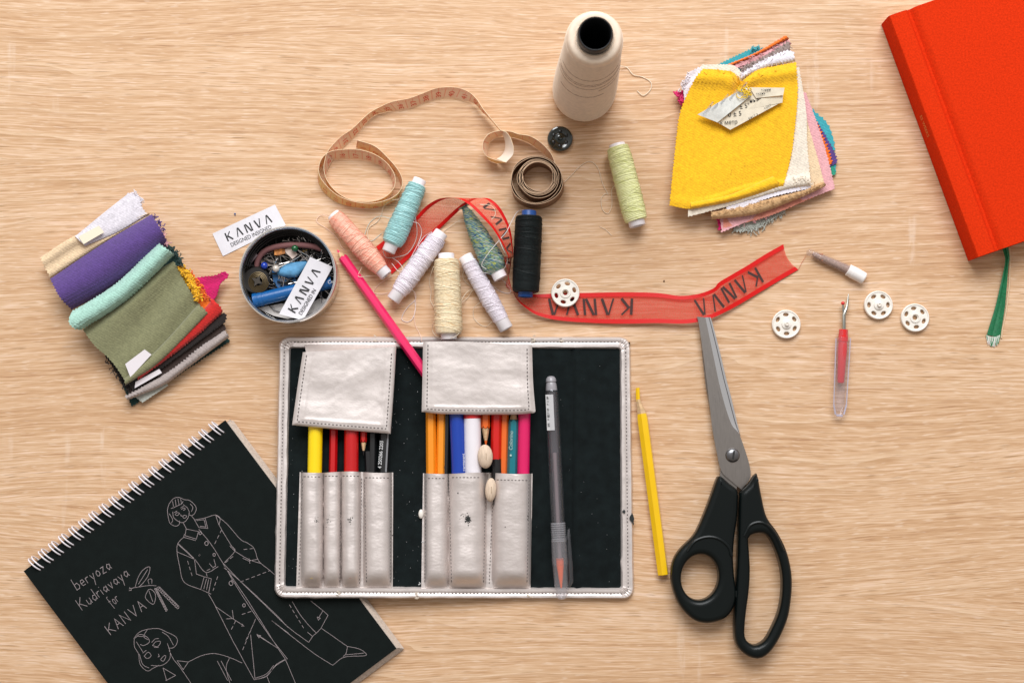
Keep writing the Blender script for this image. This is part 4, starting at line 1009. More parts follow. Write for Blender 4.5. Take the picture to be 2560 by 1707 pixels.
# ------------------------------------------------------------------ pencils and pens
def axis_frame(a, b):
    t = (b-a).normalized(); n = t.cross(Vector((0, 0, 1))).normalized(); return t, n, n.cross(t)
def pencil(name, label, cat, p0, p1, d0, col, z0=2.4, z1=None, hexa=True, tip=None, group=None, tipmat=None, tiplen=16, endcol=None, core=None, rot=0.0, d1=None, stripe=None):
    """p0 -> p1 in px, d0 diameter in px.  tip: 'start' sharpens the p0 end"""
    z1 = z0 if z1 is None else z1; r = d0/4000/2*.985
    a = P(*p0, z0+r*1000); b = P(*p1, z1+r*1000); t, n, up = axis_frame(a, b)
    root = thing(name, label, cat, p0[0], p0[1], z0, group)
    mats = [col]; seg = 6 if hexa else 28
    mb = MB(); L = (b-a).length; tl_ = tiplen/4000
    def ring(s, rr, wav=0.0):
        out = []
        sg = 24 if hexa else 28
        for k in range(sg):
            ang = 2*math.pi*k/sg+rot
            if hexa:
                hh = (ang % (math.pi/3))-math.pi/6; q = rr*math.cos(math.pi/6)/math.cos(hh); q = min(q, rr*.975)
                q = max(q, rr*.86)
            else: q = rr
            ds = wav*(abs(math.sin(3*ang))) if wav else 0
            out.append(a+t*(s+ds)+(n*math.cos(ang)+up*math.sin(ang))*q)
        return out
    s0 = tl_ if tip else 0
    rows = [ring(s0, r*.999, -.0016 if tip else 0)] + [ring(s0+(L-s0)*k/8+.0003, r) for k in range(8)] + [ring(L-.0002, r), ring(L, r*.9)]
    bb = mb.grid(rows, 0, cv=True); nseg = len(rows[0])
    mb.face([bb+k for k in range(nseg)][::-1]); mb.face([bb+(len(rows)-1)*nseg+k for k in range(nseg)])
    mb.build('barrel', mats, root, ang=28 if hexa else 50)
    if tip:
        wv = MB(); lr = r*.30
        wv.grid([ring(s0+.0012, r*.96), ring(s0-.0002, r*.90), ring(s0*.45, r*.48), ring(s0*.30, lr)], 0, cv=True)
        wv.build('wood_cone', raw_wood, root)
        lv = MB(); rws = []
        for s_, q_ in ((s0*.31, lr), (s0*.12, lr*.6), (0, lr*.2)):
            rws.append([a+t*s_+(n*math.cos(k*.7854)+up*math.sin(k*.7854))*q_ for k in range(8)])
        b2 = lv.grid(rws, 0, cv=True); lv.face([b2+16+k for k in range(8)]); lv.build('lead', core or col, root)
    return root
paints = {k: paint('paint_'+k, v) for k, v in dict(yellow=(.93, .66, .0), crimson=(.52, .004, .006), red=(.60, .008, .006), black=(.008, .008, .009), orange=(.86, .28, .012), blue=(.004, .045, .36), white=(.80, .76, .80), teal=(.004, .17, .21), pink=(.70, .008, .12), coral=(.80, .14, .015), hot=(.80, .018, .13), gold=(.86, .52, .0)).items()}
def ins(cx, xt, xb, yt, yb): return cx(xt, yt), cx(xb, yb)
GP = 'pens and pencils in the left pockets of the roll'; GQ = 'pens and pencils in the middle pockets of the roll'
A_ = lambda x0, x1, y0=470, y1=1400: (cA(x0, y0), cA(x1, y1))
pencil('marker', 'thick yellow marker in the leftmost pocket of the pencil roll', 'marker', *A_(268, 250), 36, paints['yellow'], hexa=False, group=GP)
pencil('pencil', 'slim red pencil in the second pocket, right of the yellow marker', 'pencil', *A_(370, 352), 21, paints['crimson'], group=GP)
pencil('marker', 'thick dark red marker in the third pocket of the pencil roll', 'marker', *A_(468, 462), 36, paints['crimson'], hexa=False, group=GP)
pencil('pencil', 'red pencil with its sharpened point turned down beside the dark red marker', 'pencil', cA(535, 712), cA(535, 470), 17, paints['red'], tip=True, tiplen=38, z0=4.5, core=paints['black'], group=GP)
pencil('pencil', 'plain black pencil between the point of the red one and the silver lettered one', 'pencil', *A_(588, 580), 22, paints['black'], group=GP)
pen_s = pencil('pencil', 'black pencil lettered with a white number along its side', 'pencil', *A_(652, 640), 27, paints['black'], group=GP)
pencil('pencil', 'black pencil mostly hidden at the fourth pocket behind the red point', 'pencil', *A_(560, 592, 690), 20, paints['black'], group=GP)
mb = MB(); fn0 = planar(cA(632, 780), (11, -150), 12.5, 9.35); font_text(mb, '4 250266 2203', lambda x, y: fn0(x*.92-.2, y-.1)); 
def strip_on(mb, a, b, w, z, m=0): stroke(mb, [a, b], lambda x, y: P(x, y, z), w, m)
mb.build('lettering', simple('white_print', (.75, .75, .75), .6), pen_s)
mb = MB(); strip_on(mb, cA(672, 590), cA(660, 806), 4.2, 8.95); mb.build('grey_band', simple('grey_print', (.20, .20, .21), .5), pen_s)
B_ = lambda x0, x1, y0=440, y1=1390: (cD(x0, y0), cD(x1, y1))
pencil('pencil', 'orange yellow pencil first in the middle pockets', 'pencil', *B_(105, 112), 26, paints['orange'], group=GQ)
op = pencil('pencil', 'orange yellow pencil with dark printed side, second in the middle pockets', 'pencil', *B_(166, 150), 24, paints['orange'], group=GQ)
mb = MB(); fn1 = planar(cD(181, 800), (2, -150), 10, 8.1); font_text(mb, 'HB', lambda x, y: fn1(x, y)); mb.build('lettering', ink_black, op)
pencil('pencil', 'black pencil between the orange ones and the blue marker', 'pencil', *B_(196, 176, 440, 1380), 18, paints['black'], z0=2.2, group=GQ)
bm_ = pencil('marker', 'cobalt blue marker with small white print in the middle pockets', 'marker', *B_(250, 284), 38, paints['blue'], hexa=False, group=GQ)
mb = MB(); fn2 = planar(cD(294, 800), (-.8, -20), 10, 11.6); font_text(mb, 'Permanent', lambda x, y: fn2(x, y-.2)); mb.build('lettering', simple('white_print2', (.75, .75, .8), .6), bm_)
wmk = pencil('marker', 'white barrelled marker with crimson cap beside the blue one', 'marker', *B_(336, 350), 43, paints['white'], hexa=False, group=GQ, z0=2.5)
mb = MB(); a, b = P(*cD(335, 430), 2.5+5.3), P(*cD(336, 506), 2.5+5.3); mb.tube([a, b], .0055, 28); mb.build('cap', paints['crimson'], wmk)
pencil('pencil', 'coral pencil with a long bare wood tip pointing down at the wooden toggle', 'pencil', cD(414, 665), cD(410, 430), 24, paints['coral'], tip=True, tiplen=52, z0=3.5, group=GQ)
rp = pencil('pencil', 'bright red pencil with a black dipped end right of the toggle', 'pencil', cD(470, 735), cD(474, 430), 27, paints['red'], z0=3.2, group=GQ)
mb = MB(); a, b = P(*cD(470, 733), 3.2+3.2), P(*cD(484, 1000), 3.2+3.2); mb.tube([a, b], .0032, 18); mb.build('dipped_end', paints['black'], rp)
pencil('pencil', 'orange pencil left of the teal lettered pencil', 'pencil', cD(520, 430), cD(498, 1390), 22, paints['coral'], group=GQ)
tp = pencil('pencil', 'teal pencil lettered in pale script with its sharpened point up', 'pencil', cD(572, 436), cD(545, 1390), 27, paints['teal'], tip=True, tiplen=40, group=GQ, z0=2.6)
mb = MB()
fn4 = planar(cD(556, 690), (6, -150), 13, 9.75); font_text(mb, 'Colorino', lambda x, y: fn4(x*1.0+y*.2+.2, y-.2))
q = cD(553, 712); mb.ball(P(*q, 9.7), .0007, .0007, .0001, seg=10)
mb.build('lettering', simple('pale_print', (.42, .55, .50), .6), tp)
pencil('marker', 'magenta marker in the right end of the middle pockets', 'marker', *B_(630, 612), 31, paints['pink'], hexa=False, group=GQ)

LIFTED = False
# pink pencil across the roll
pencil('pencil', 'long hot pink pencil slanting from beside the tin to under the flap', 'pencil', cT(1345, 645), cD(98, 285), 25, paints['hot'], z0=.2, z1=5.6, tip=True, tiplen=28, core=paints['hot'], rot=.25)
# stubby yellow pencil on the table, cut with a knife
yp = thing('pencil', 'yellow flat pencil stub with knife cut tip lying right of the pencil roll', 'pencil', *cD(1350, 860))
a, b = P(*cD(1287, 470), 3.4), P(*cD(1407, 1378), 3.4); t, n, up = axis_frame(a, b)
mb = MB(); r = .00345
def hexring(c, r_, k0=0): return [c+(n*math.cos(k*math.pi/3+.25)+up*math.sin(k*math.pi/3+.25))*r_ for k in range(6)]
rows = [hexring(a+t*.001, r*.86), hexring(a+t*.004, r)]+[hexring(a+(b-a)*k/6, r) for k in range(1, 7)]+[hexring(b+t*.0003, r*.93)]
bb = mb.grid(rows, 0, cv=True); mb.face([bb+k for k in range(6)]); mb.face([bb+(len(rows)-1)*6+k for k in range(6)]); mb.build('barrel', paints['gold'], yp, ang=25)
c0 = P(*cD(1266, 400), 3.6); mb = MB(); rows = [hexring(a+t*.0035, r*.8), hexring(a, r*.86), hexring((a+c0)/2, r*.52), hexring(c0, r*.42)]; mb.grid(rows, 0, cv=True); mb.build('wood_cone', raw_wood, yp)
c1 = P(*cD(1264, 334), 3.6); mb = MB(); rows = [hexring(c0-t*.0-(c1-c0)*.1, r*.4), hexring(c1, r*.38)]; bb = mb.grid(rows, 0, cv=True); mb.face([bb+6+k for k in range(6)]); mb.build('lead', paints['gold'], yp)

# clear gel pen
gp = thing('gel_pen', 'clear barrelled gel pen with orange tip laid on the black lining', 'pen', *cD(800, 800))
a, b = P(*cD(779, 300), 7.0), P(*cD(838, 1500), 9.2); t, n, up = axis_frame(a, b); LL = (b-a).length
clear = clear_plastic('clear_pen_plastic', (.97, .97, .98), .025, (.7, .7, .74)); smoky = clear_plastic('smoky_plastic', (.85, .83, .85), .07, (.55, .52, .55))
def at_(y): return (y-300)/1200*LL
mb = MB(); mb.lathe(a, t, [(at_(345), .0036), (at_(360), .0042), (at_(700), .00425), (at_(1020), .0043), (at_(1085), .0042), (at_(1180), .0043), (at_(1320), .0046), (at_(1330), .0041)], 28)
mb.build('barrel', clear, gp)
mb = MB(); mb.lathe(a, t, [(at_(268), .0008), (at_(272), .0022), (at_(284), .0031), (at_(300), .0033), (at_(305), .0029), (at_(318), .0033), (at_(345), .0036), (at_(350), .0036), (at_(352), .002)], 24); mb.build('end_plug', simple('grey_plug', (.30, .29, .31), .3, coat=.3), gp)
mb = MB(); mb.lathe(a, t, [(at_(360), .0026), (at_(1300), .0026)], 18, cap0=True, cap1=True); mb.build('ink_tube', smoky, gp)
mb = MB(); mb.lathe(a, t, [(at_(700), .0012), (at_(1290), .0012)], 16, cap0=True, cap1=True); mb.build('ink', simple('pen_ink_grey', (.26, .21, .21), .4), gp)
mb = MB()
for k in range(9): s = at_(1092+k*12); mb.lathe(a, t, [(s, .0042), (s+.0004, .0047), (s+.0009, .0047), (s+.0013, .0042)], 24)
mb.build('grip_rings', clear_plastic('grip_plastic', (.75, .74, .76), .35, (.5, .5, .52)), gp)
mb = MB(); mb.lathe(a, t, [(at_(1290), .0024), (at_(1330), .0022), (at_(1400), .0013), (at_(1455), .0004)], 16, cap0=True, cap1=True); mb.build('nib', simple('orange_nib', (.85, .13, .03), .4), gp)
mb = MB(); mb.lathe(a, t, [(at_(1180), .0048), (at_(1320), .0050), (at_(1330), .0047), (at_(1440), .0042), (at_(1462), .0036), (at_(1500), .0033), (at_(1515), .0022), (at_(1517), .0006)], 28)
cp = mb.build('cap', clear_plastic('clear_cap_end', (.95, .95, .96), .16, (.62, .60, .62)), gp)
mb = MB(); mb.tube([P(*cD(868, 1180), 9.5), P(*cD(878, 1125), 10.4), P(*cD(880, 1200), 10.4), P(*cD(888, 1330), 9.6), P(*cD(890, 1420), 8.8), P(*cD(868, 1458), 7.8)], [.0007, .0008, .0011, .0015, .0016, .0012], 8); mb.build('clip', clear, cp)
mb = MB(); stroke(mb, [cD(769, 372), cD(778, 572)], lambda x, y: P(x, y, 11.0), 19)
ps = mb.build('price_sticker', simple('sticker_grey', (.55, .54, .54), .6), gp)
mb = MB()
for k in range(34):
    y = 384+k*5.2; x = 769+(y-372)*.045
    if random.random() < .75: stroke(mb, [cD(x-17, y), cD(x-17+random.uniform(8, 14), y)], lambda x, y: P(x, y, 11.08), random.uniform(.6, 1.7))
mb.build('bar_code', ink_black, ps)
# ------------------------------------------------------------------ thread spools
def spool(label, pa, pb, rcore, prof, cols, core_mat, sd, z0=None, turns=70, cross=14, ext=(10, 10), rough=.5, bumpy=.05, sr=.00018, hollow=True, coreprof=None):
    """pa, pb: ends of the whole core in px; prof: [(0..1 along the winding, radius px)]"""
    random.seed(sd)
    rm = max(r for _, r in prof); zc = (rm/4 if z0 is None else z0)
    root = thing('thread_spool', label, 'thread spool', (pa[0]+pb[0])/2, (pa[1]+pb[1])/2, 0, 'small thread spools scattered on the table')
    a, b = P(*pa, zc), P(*pb, zc); t, n, up = axis_frame(a, b); L = (b-a).length; m = lambda r: r/4000*.985
    e0, e1 = ext[0]/4000, ext[1]/4000
    mb = MB(); rc = m(rcore); w = rc*.80
    if coreprof: mb.lathe(a, t, [(s*L, m(r)) for s, r in coreprof], 32, cap0=True, cap1=True)
    else:
        mb.lathe(a, t, [(L*.3, w), (.0004, w), (0, w+.0002), (0, rc-.0003), (.0004, rc), (L-.0004, rc), (L, rc-.0003), (L, w+.0002), (L-.0004, w), (L*.7, w)], 32)
    mb.build('core', core_mat, root)
    Lw = L-e0-e1
    pr = cr([(s*10000, r) for s, r in prof], 60)
    def R(s):
        s = max(0, min(1, s)); k = min(58, int(s*59)); f = s*59-k
        return m(pr[k][1]*(1-f)+pr[k+1][1]*f)*(1+bumpy*.5*noise.noise(Vector((s*14, sd, 0))))
    mb = MB()
    mb.lathe(a+t*e0, t, [(0, rc*.98)]+[(Lw*s, R(s)*(.97)) for s in [i/48 for i in range(49)]]+[(Lw, rc*.98)], 28, fn=lambda tt, an: 1+.006*noise.noise(Vector((tt*300, math.cos(an)*2+sd, math.sin(an)*2))))
    # windings
    s = 0.01; ang = random.uniform(0, 6); pts = []; sdir = 1
    N = int(turns*20)
    for i in range(N):
        s = i/N; pts.append((s, i/20*2*math.pi))
    def wp(s, an, lift=0.0):
        tilt = .012*math.sin(an+sd)+.02*noise.noise(Vector((s*22, sd, 5)))*math.sin(an)
        s2 = max(.004, min(.996, s+tilt)); return a+t*(e0+Lw*s2)+(n*math.cos(an)+up*math.sin(an))*(R(s2)*.985+lift)
    mb.tube([wp(s, an) for s, an in pts], sr*1.35, 4, 0)
    for k in range(cross):      # steep crossing strands
        s0 = random.uniform(0, .9); ds = random.uniform(-.35, .35); a0 = random.uniform(0, 6.3); tn = random.uniform(.6, 2.0)*6.28
        mb.tube([wp(min(.99, max(.01, s0+ds*q/26)), a0+tn*q/26, sr*1.4) for q in range(27)], sr*random.uniform(.9, 1.5), 4, 0)
    mb.build('thread', thread_mat('thread_'+str(sd), cols, rough), root)
    root['zc'] = zc
    return root
def loose(root, pts, r=.00017, mat=None, c=cS, name='loose_thread', n=None):
    mb = MB(); q = cr([c(p[0], p[1])+((p[2] if len(p) > 2 else .5),) for p in pts], n or len(pts)*9)
    mb.tube([P(x, y, max(z, .25)) for x, y, z in q], r, 5); return mb.build(name, mat, root)
cyl = lambda r, a=.93: [(0, r*a), (.05, r*.99), (.5, r), (.95, r*.99), (1, r*a)]
sp = {}
sp['peach'] = spool('peach pink thread spool lying by the rim of the tin', cS(115, 412), cS(592, 957), 17, [(0, 18), (.08, 23), (.3, 24), (.6, 26), (.85, 24), (1, 19)], [(.93, .38, .27), (.95, .55, .42), (.93, .44, .33)], core_white, 1, cross=18, turns=60, ext=(6, 20), rough=.35)
sp['teal'] = spool('pale aqua thread spool leaning on the red ribbon', cS(892, 100), cS(608, 748), 17, [(0, 19), (.06, 24), (.4, 27), (.8, 29), (.95, 27), (1, 19)], [(.34, .62, .63), (.42, .70, .70), (.37, .65, .66)], core_white, 2, z0=8.2, cross=34, turns=50, ext=(15, 20), rough=.4)
sp['white'] = spool('white thread spool slanting upward between the aqua and cream ones', cS(1085, 572), cS(650, 1178), 18, [(0, 21), (.1, 24), (.5, 25), (.85, 24), (1, 19)], [(.82, .76, .82), (.88, .82, .88)], core_white, 3, cross=24, turns=55, ext=(16, 24))
sp['cream'] = spool('fat cream thread spool standing out at the middle, touching the pencil roll', cS(1125, 762), cS(1148, 1528), 20, [(0, 24), (.05, 31), (.5, 34), (.92, 35), (1, 30)], [(.88, .74, .50), (.92, .80, .58), (.82, .62, .38)], core_white, 4, cross=26, turns=80, ext=(14, 14), rough=.28)
sp['white2'] = spool('white thread spool slanting downward right of the cream one', cS(1290, 782), cS(1662, 1435), 18, [(0, 19), (.15, 21), (.6, 22.5), (.85, 21), (1, 19)], [(.78, .72, .78), (.86, .80, .86)], core_white, 5, cross=16, turns=80, ext=(18, 26))
sp['multi'] = spool('tapering spool of blue, green and yellow variegated thread under the red ribbon', cS(1285, 345), cS(1612, 985), 18, [(0, 6), (.1, 12), (.3, 20), (.6, 27), (.9, 31), (1, 20)], [(.02, .10, .12), (.10, .27, .33), (.48, .52, .12), (.03, .12, .30), (.30, .48, .30), (.50, .48, .50), (.10, .26, .17), (.05, .20, .32)], core_white, 6, cross=30, turns=80, ext=(0, 20), rough=.45,
      coreprof=[(0, 4), (.3, 12), (.8, 18), (.995, 18), (1, 17)])
sp['black'] = spool('black thread spool with a royal blue core between coil and ribbon', cS(1863, 382), cS(1830, 1150), 18.5, [(0, 30), (.04, 34), (.5, 35), (.96, 34), (1, 29)], [(.002, .005, .0055), (.004, .009, .0095)], simple('blue_core', (.004, .06, .26), .4), 7, cross=6, turns=100, ext=(14, 12), rough=.6)
sp['yellow'] = spool('pale lime yellow thread spool lying alone below the big cone', cC(632, 942), cC(768, 1478), 21, [(0, 25), (.05, 29), (.5, 31), (.95, 30), (1, 25)], [(.72, .74, .33), (.84, .85, .48), (.78, .79, .40)], core_white, 8, cross=16, turns=50, ext=(8, 14))
whiteT = simple('white_thread', (.80, .74, .74), .6); tealT = simple('aqua_thread', (.55, .70, .68), .6); creamT = simple('cream_thread', (.80, .70, .55), .6); peachT = simple('pale_peach_thread', (.88, .66, .55), .6)
loose(sp['peach'], [(95, 440, 6), (20, 420, 1), (-25, 450), (-20, 490), (60, 540), (150, 620), (190, 700), (220, 730)], mat=peachT)
loose(sp['peach'], [(585, 940, 8), (640, 960, 1), (560, 1010, .6), (500, 1060), (480, 1110), (560, 1120), (640, 1100)], mat=peachT)
loose(sp['teal'], [(700, 280, 12), (640, 290, 6), (570, 340, 2), (545, 420), (510, 480), (440, 530), (425, 590), (450, 690), (520, 750)], mat=creamT, r=.0002)
loose(sp['teal'], [(620, 450, 12), (530, 430, 2), (450, 480), (410, 560), (400, 620), (460, 650), (540, 590), (600, 540, 8)], mat=tealT)
loose(sp['teal'], [(830, 480, 12), (880, 500, 8), (905, 570, 4), (880, 660, 4), (820, 780, 4), (790, 830, 4)], mat=whiteT, r=.0002)
loose(sp['teal'], [(850, 440, 12), (865, 560, 7), (850, 650, 4), (800, 740, 3), (740, 780, 3), (600, 800, 3), (560, 740, 7)], mat=tealT)
loose(sp['white'], [(1000, 565, 12), (930, 610, 8), (880, 680, 8), (880, 700, 8), (915, 660, 8)], mat=whiteT)
loose(sp['white'], [(680, 950, 11), (620, 970, 5), (500, 960, 2), (380, 968, 8), (340, 960, 7), (375, 880, 2)], mat=creamT, r=.0002)
loose(sp['white'], [(640, 800, 3), (700, 840, 5), (740, 900, 9), (700, 920, 9), (640, 850, 5)], mat=whiteT)
loose(sp['white'], [(810, 1080, 9), (845, 1110, 3), (850, 1170), (790, 1230), (745, 1290), (730, 1350), (780, 1370), (825, 1340), (850, 1260), (845, 1180)], mat=whiteT, r=.0002)
loose(sp['white'], [(835, 1100, 2), (855, 1200), (840, 1300), (850, 1400), (880, 1460), (905, 1520, 5), (905, 1560, 5)], mat=peachT)
loose(sp['cream'], [(1010, 880, 10), (975, 1000, 3), (990, 1100), (985, 1180), (1030, 1260, 4)], mat=creamT, r=.0002)
loose(sp['cream'], [(1240, 1250, 12), (1275, 1150, 4), (1330, 1090, 2), (1390, 1070, 4), (1350, 1100, 3), (1300, 1170, 1), (1180, 1240, 13)], mat=creamT)
loose(sp['cream'], [(1010, 1370, 10), (1000, 1440, 3), (1040, 1500, 8), (1120, 1520, 12), (1220, 1490, 14), (1270, 1410, 8)], mat=creamT)
loose(sp['white2'], [(1290, 900, 7), (1270, 960, 3), (1300, 1020), (1360, 1060, 2), (1400, 1075, 7)], mat=creamT)
loose(sp['white2'], [(1420, 1200, 7), (1370, 1250, 2), (1370, 1330), (1420, 1390), (1480, 1410), (1530, 1370, 6)], mat=creamT)
loose(sp['multi'], [(1440, 930, 11), (1560, 950, 9), (1640, 1010, 2), (1700, 1090, 2), (1670, 1115), (1600, 1095), (1530, 1040), (1490, 980, 5), (1470, 940, 9)], mat=whiteT, r=.0002)
loose(sp['multi'], [(1280, 460, 3), (1220, 480, 2), (1150, 530), (1100, 570), (1080, 600)], mat=creamT)
loose(sp['multi'], [(1460, 330, 18), (1390, 330, 18), (1370, 380, 18), (1410, 430, 18), (1500, 470, 18), (1560, 420, 18), (1550, 360, 18), (1500, 330, 18), (1400, 325, 18)], mat=creamT)
loose(sp['black'], [(1870, 384, 8), (1800, 375, 3), (1750, 400, 2), (1700, 490, 13), (1660, 570, 17), (1600, 640, 18), (1500, 760, 18), (1440, 860, 15), (1480, 900, 14)], mat=whiteT, r=.0002)
loose(sp['multi'], [(1560, 560, 17), (1630, 720, 18), (1670, 800, 12), (1650, 880, 10), (1590, 950, 8), (1560, 930, 9)], mat=whiteT, r=.0002)
loose(sp['yellow'], [(625, 1210, 6), (600, 1240, 2), (600, 1340), (575, 1395), (540, 1370), (530, 1300), (560, 1265), (575, 1270), (540, 1200), (510, 1100), (460, 1055), (400, 1080), (340, 1140), (290, 1190)], mat=creamT, c=cC)
mb = MB(); mb.tube([P(*cC(520, 1480), .3), P(*cC(560, 1500), .4), P(*cC(600, 1540), .3)], .00015, 5)
tag(mb.build('thread_snippet', creamT), 'tiny cream thread snippet on bare wood below the lime yellow spool', 'thread')

# ------------------------------------------------------------------ big cone of thread
cone = thing('thread_cone', 'tall cone of natural beige thread standing upright at the top', 'thread cone', 1459, 232)
ec = simple('ecru_thread', (.86, .71, .57), .8, spec=.15, var=.06, vs=400)
bc = P(1459, 232, 0); Z = Vector((0, 0, 1))
pts = [(0, .0150), (.0008, .0172), (.003, .0188), (.007, .0197), (.03, .0194), (.07, .0178), (.10, .0164), (.114, .0161), (.119, .0157), (.1222, .0147), (.1238, .0130), (.1232, .0096)]
pr = cr([(z, r) for z, r in pts], 90)
mb = MB(); mb.lathe(bc, Z, pr, 72, fn=lambda t, a: 1+.004*noise.noise(Vector((t*900, math.cos(a)*1.5, math.sin(a)*1.5))), cap0=True)
def rc_(z):
    for (z0, r0), (z1, r1) in zip(pr, pr[1:]):
        if z0 <= z <= z1 and z1 > z0: return r0+(r1-r0)*(z-z0)/(z1-z0)
    return .0136
N = 170*44
mb.tube([bc+Z*(.003+.117*i/N+.0016*math.sin(i/44*6.283))+Vector((math.cos(i/44*6.283), math.sin(i/44*6.283), 0))*(rc_(.003+.117*i/N+.0016*math.sin(i/44*6.283))+.00004) for i in range(N)], .00020, 4)
random.seed(3)
for k in range(60):      # strands across the rounded shoulder
    a0 = random.uniform(0, 6.3); path = []
    for j in range(14):
        a = a0+j*.16; f = math.sin(j/13*math.pi); r = .0146-.0042*f; path.append(bc+Z*(.1205+.0030*min(1, f*1.4))+Vector((math.cos(a), math.sin(a), 0))*r)
    mb.tube(path, .0003, 4)
w_ = mb.build('thread', ec, cone)
dk = simple('shadowed_winding', (.36, .24, .17), .9)  # darker copy of the thread colour, painting shade where the winding parts
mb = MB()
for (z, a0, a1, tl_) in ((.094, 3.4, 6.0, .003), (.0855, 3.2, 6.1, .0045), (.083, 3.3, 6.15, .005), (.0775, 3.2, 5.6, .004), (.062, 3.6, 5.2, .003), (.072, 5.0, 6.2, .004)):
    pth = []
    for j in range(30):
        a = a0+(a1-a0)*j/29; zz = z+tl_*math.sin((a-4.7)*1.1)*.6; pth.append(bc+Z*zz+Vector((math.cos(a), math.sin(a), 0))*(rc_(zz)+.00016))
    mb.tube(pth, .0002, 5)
mb.build('strand_gap_shade', dk, w_)
bk = simple('cone_core_black', (.016, .018, .02), .35, spec=.4)
mb = MB(); mb.lathe(bc, Z, [(.02, .0082), (.112, .0084), (.129, .0084), (.1305, .0087), (.1308, .0092), (.1300, .0097), (.127, .0099), (.124, .0098), (.1195, .0096)], 56, cap0=True)
mb.build('core', bk, cone)
mb = MB(); q = cr([cC(650, 430)+(3,), cC(700, 445)+(.6,), cC(740, 490)+(.8,), cC(800, 505)+(.5,), cC(855, 540)+(.5,), cC(850, 590)+(.5,), cC(805, 625)+(.8,), cC(765, 595)+(.5,)], 50)
q = [P(bc.x*0+x, y, z) for x, y, z in q]; mb.tube(q, .00028, 5); mb.build('loose_thread', creamT, cone)

# ------------------------------------------------------------------ press-stud halves
def snap_base(name, label, px, py, R, mat, variant, group, z=.0):
    root = thing(name, label, 'snap fastener', px, py, z, group)
    c = P(px, py, z); r = R/4000
    outer = [(c.x+r*math.cos(k*math.pi/24), c.y+r*math.sin(k*math.pi/24)) for k in range(48)]
    spl = [outer]
    for h in range(6):
        a = h*math.pi/3+.3+(.25 if variant else 0); hx, hy = c.x+math.cos(a)*r*.66, c.y+math.sin(a)*r*.66
        spl.append([(hx+(-math.sin(a)*math.cos(t)*.19+math.cos(a)*math.sin(t)*.125)*r, hy+(math.cos(a)*math.cos(t)*.19+math.sin(a)*math.sin(t)*.125)*r) for t in [k*math.pi/8 for k in range(16)]])
    if not variant: spl.append([(c.x+math.cos(t)*r*.17, c.y+math.sin(t)*r*.17) for t in [k*math.pi/8 for k in range(16)]])
    mb = MB(); add_raw(mb, filled(spl, c.z+.0014, .0006, .0005)); mb.build('disc', mat, root, ang=50)
    mb = MB(); rim = [Vector((c.x+math.cos(k*math.pi/24)*r*.93, c.y+math.sin(k*math.pi/24)*r*.93, c.z+.0024)) for k in range(48)]; mb.tube(rim, .00055, 8, closed=True)
    mb.build('rim', mat, root)
    mb = MB()
    if variant: mb.lathe(c, Z, [(.0024, r*.34), (.0034, r*.32), (.0036, r*.24), (.0036, r*.16), (.0052, r*.14), (.0054, r*.09), (.0046, r*.05), (.0044, .00001)], 28)
    else: mb.lathe(c, Z, [(.0023, r*.40), (.0031, r*.36), (.0032, r*.24), (.0022, r*.19)], 28)
    mb.build('hub', mat, root)
    return root
def copy_thing(src, label, px, py, z, rot=0.0, sc=1.0):
    r = src.copy(); COL.objects.link(r); r['label'] = label; r.location = P(px, py, z); r.rotation_euler = (0, 0, rot); r.scale = (sc,)*3
    for ch in list(src.children):
        q = ch.copy(); COL.objects.link(q); q.parent = r
    return r
GB = 'ivory plastic snap fasteners'
s1 = snap_base('snap_fastener', 'ivory snap fastener half with open centre resting on the red ribbon', 1413, 733, 35.5, white_plastic, 0, GB, z=2.2)
s2 = snap_base('snap_fastener', 'ivory snap fastener half with raised knob, leftmost on bare wood near the scissors', 1964, 811, 36, white_plastic, 1, GB)
copy_thing(s2, 'ivory snap fastener half with raised knob just below the glass vial', *cE(947, 553), 0, .5)
copy_thing(s1, 'ivory snap fastener half with a plain hole, nearest the green bookmark', *cE(1222, 648), 0, .35)
glossy_black = simple('glossy_black_plastic', (.004, .010, .008), .12, spec=.7, coat=.6)
bs = thing('snap_fastener', 'glossy black snap fastener half lying below the big thread cone', 'snap fastener', 1400, 349)
c = P(1400, 349); mb = MB(); mb.lathe(c, Z, [(0, .0076), (.0006, .0080), (.0018, .0081), (.0027, .0077), (.0030, .0069), (.0026, .0062), (.0022, .0052), (.0022, .0036), (.0030, .0027), (.0033, .0016), (.0026, .0011), (.0022, .00001)], 48, cap0=True)
mb.build('disc', glossy_black, bs)
mb = MB()
for h in range(6):
    a = h*math.pi/3+.5; mb.ball(c+Vector((math.cos(a)*.0047, math.sin(a)*.0047, .0022)), .0011, .0014, .0003, seg=12, rot=a)
mb.build('sewing_holes', simple('hole_black', (.001, .001, .001), .3), bs)

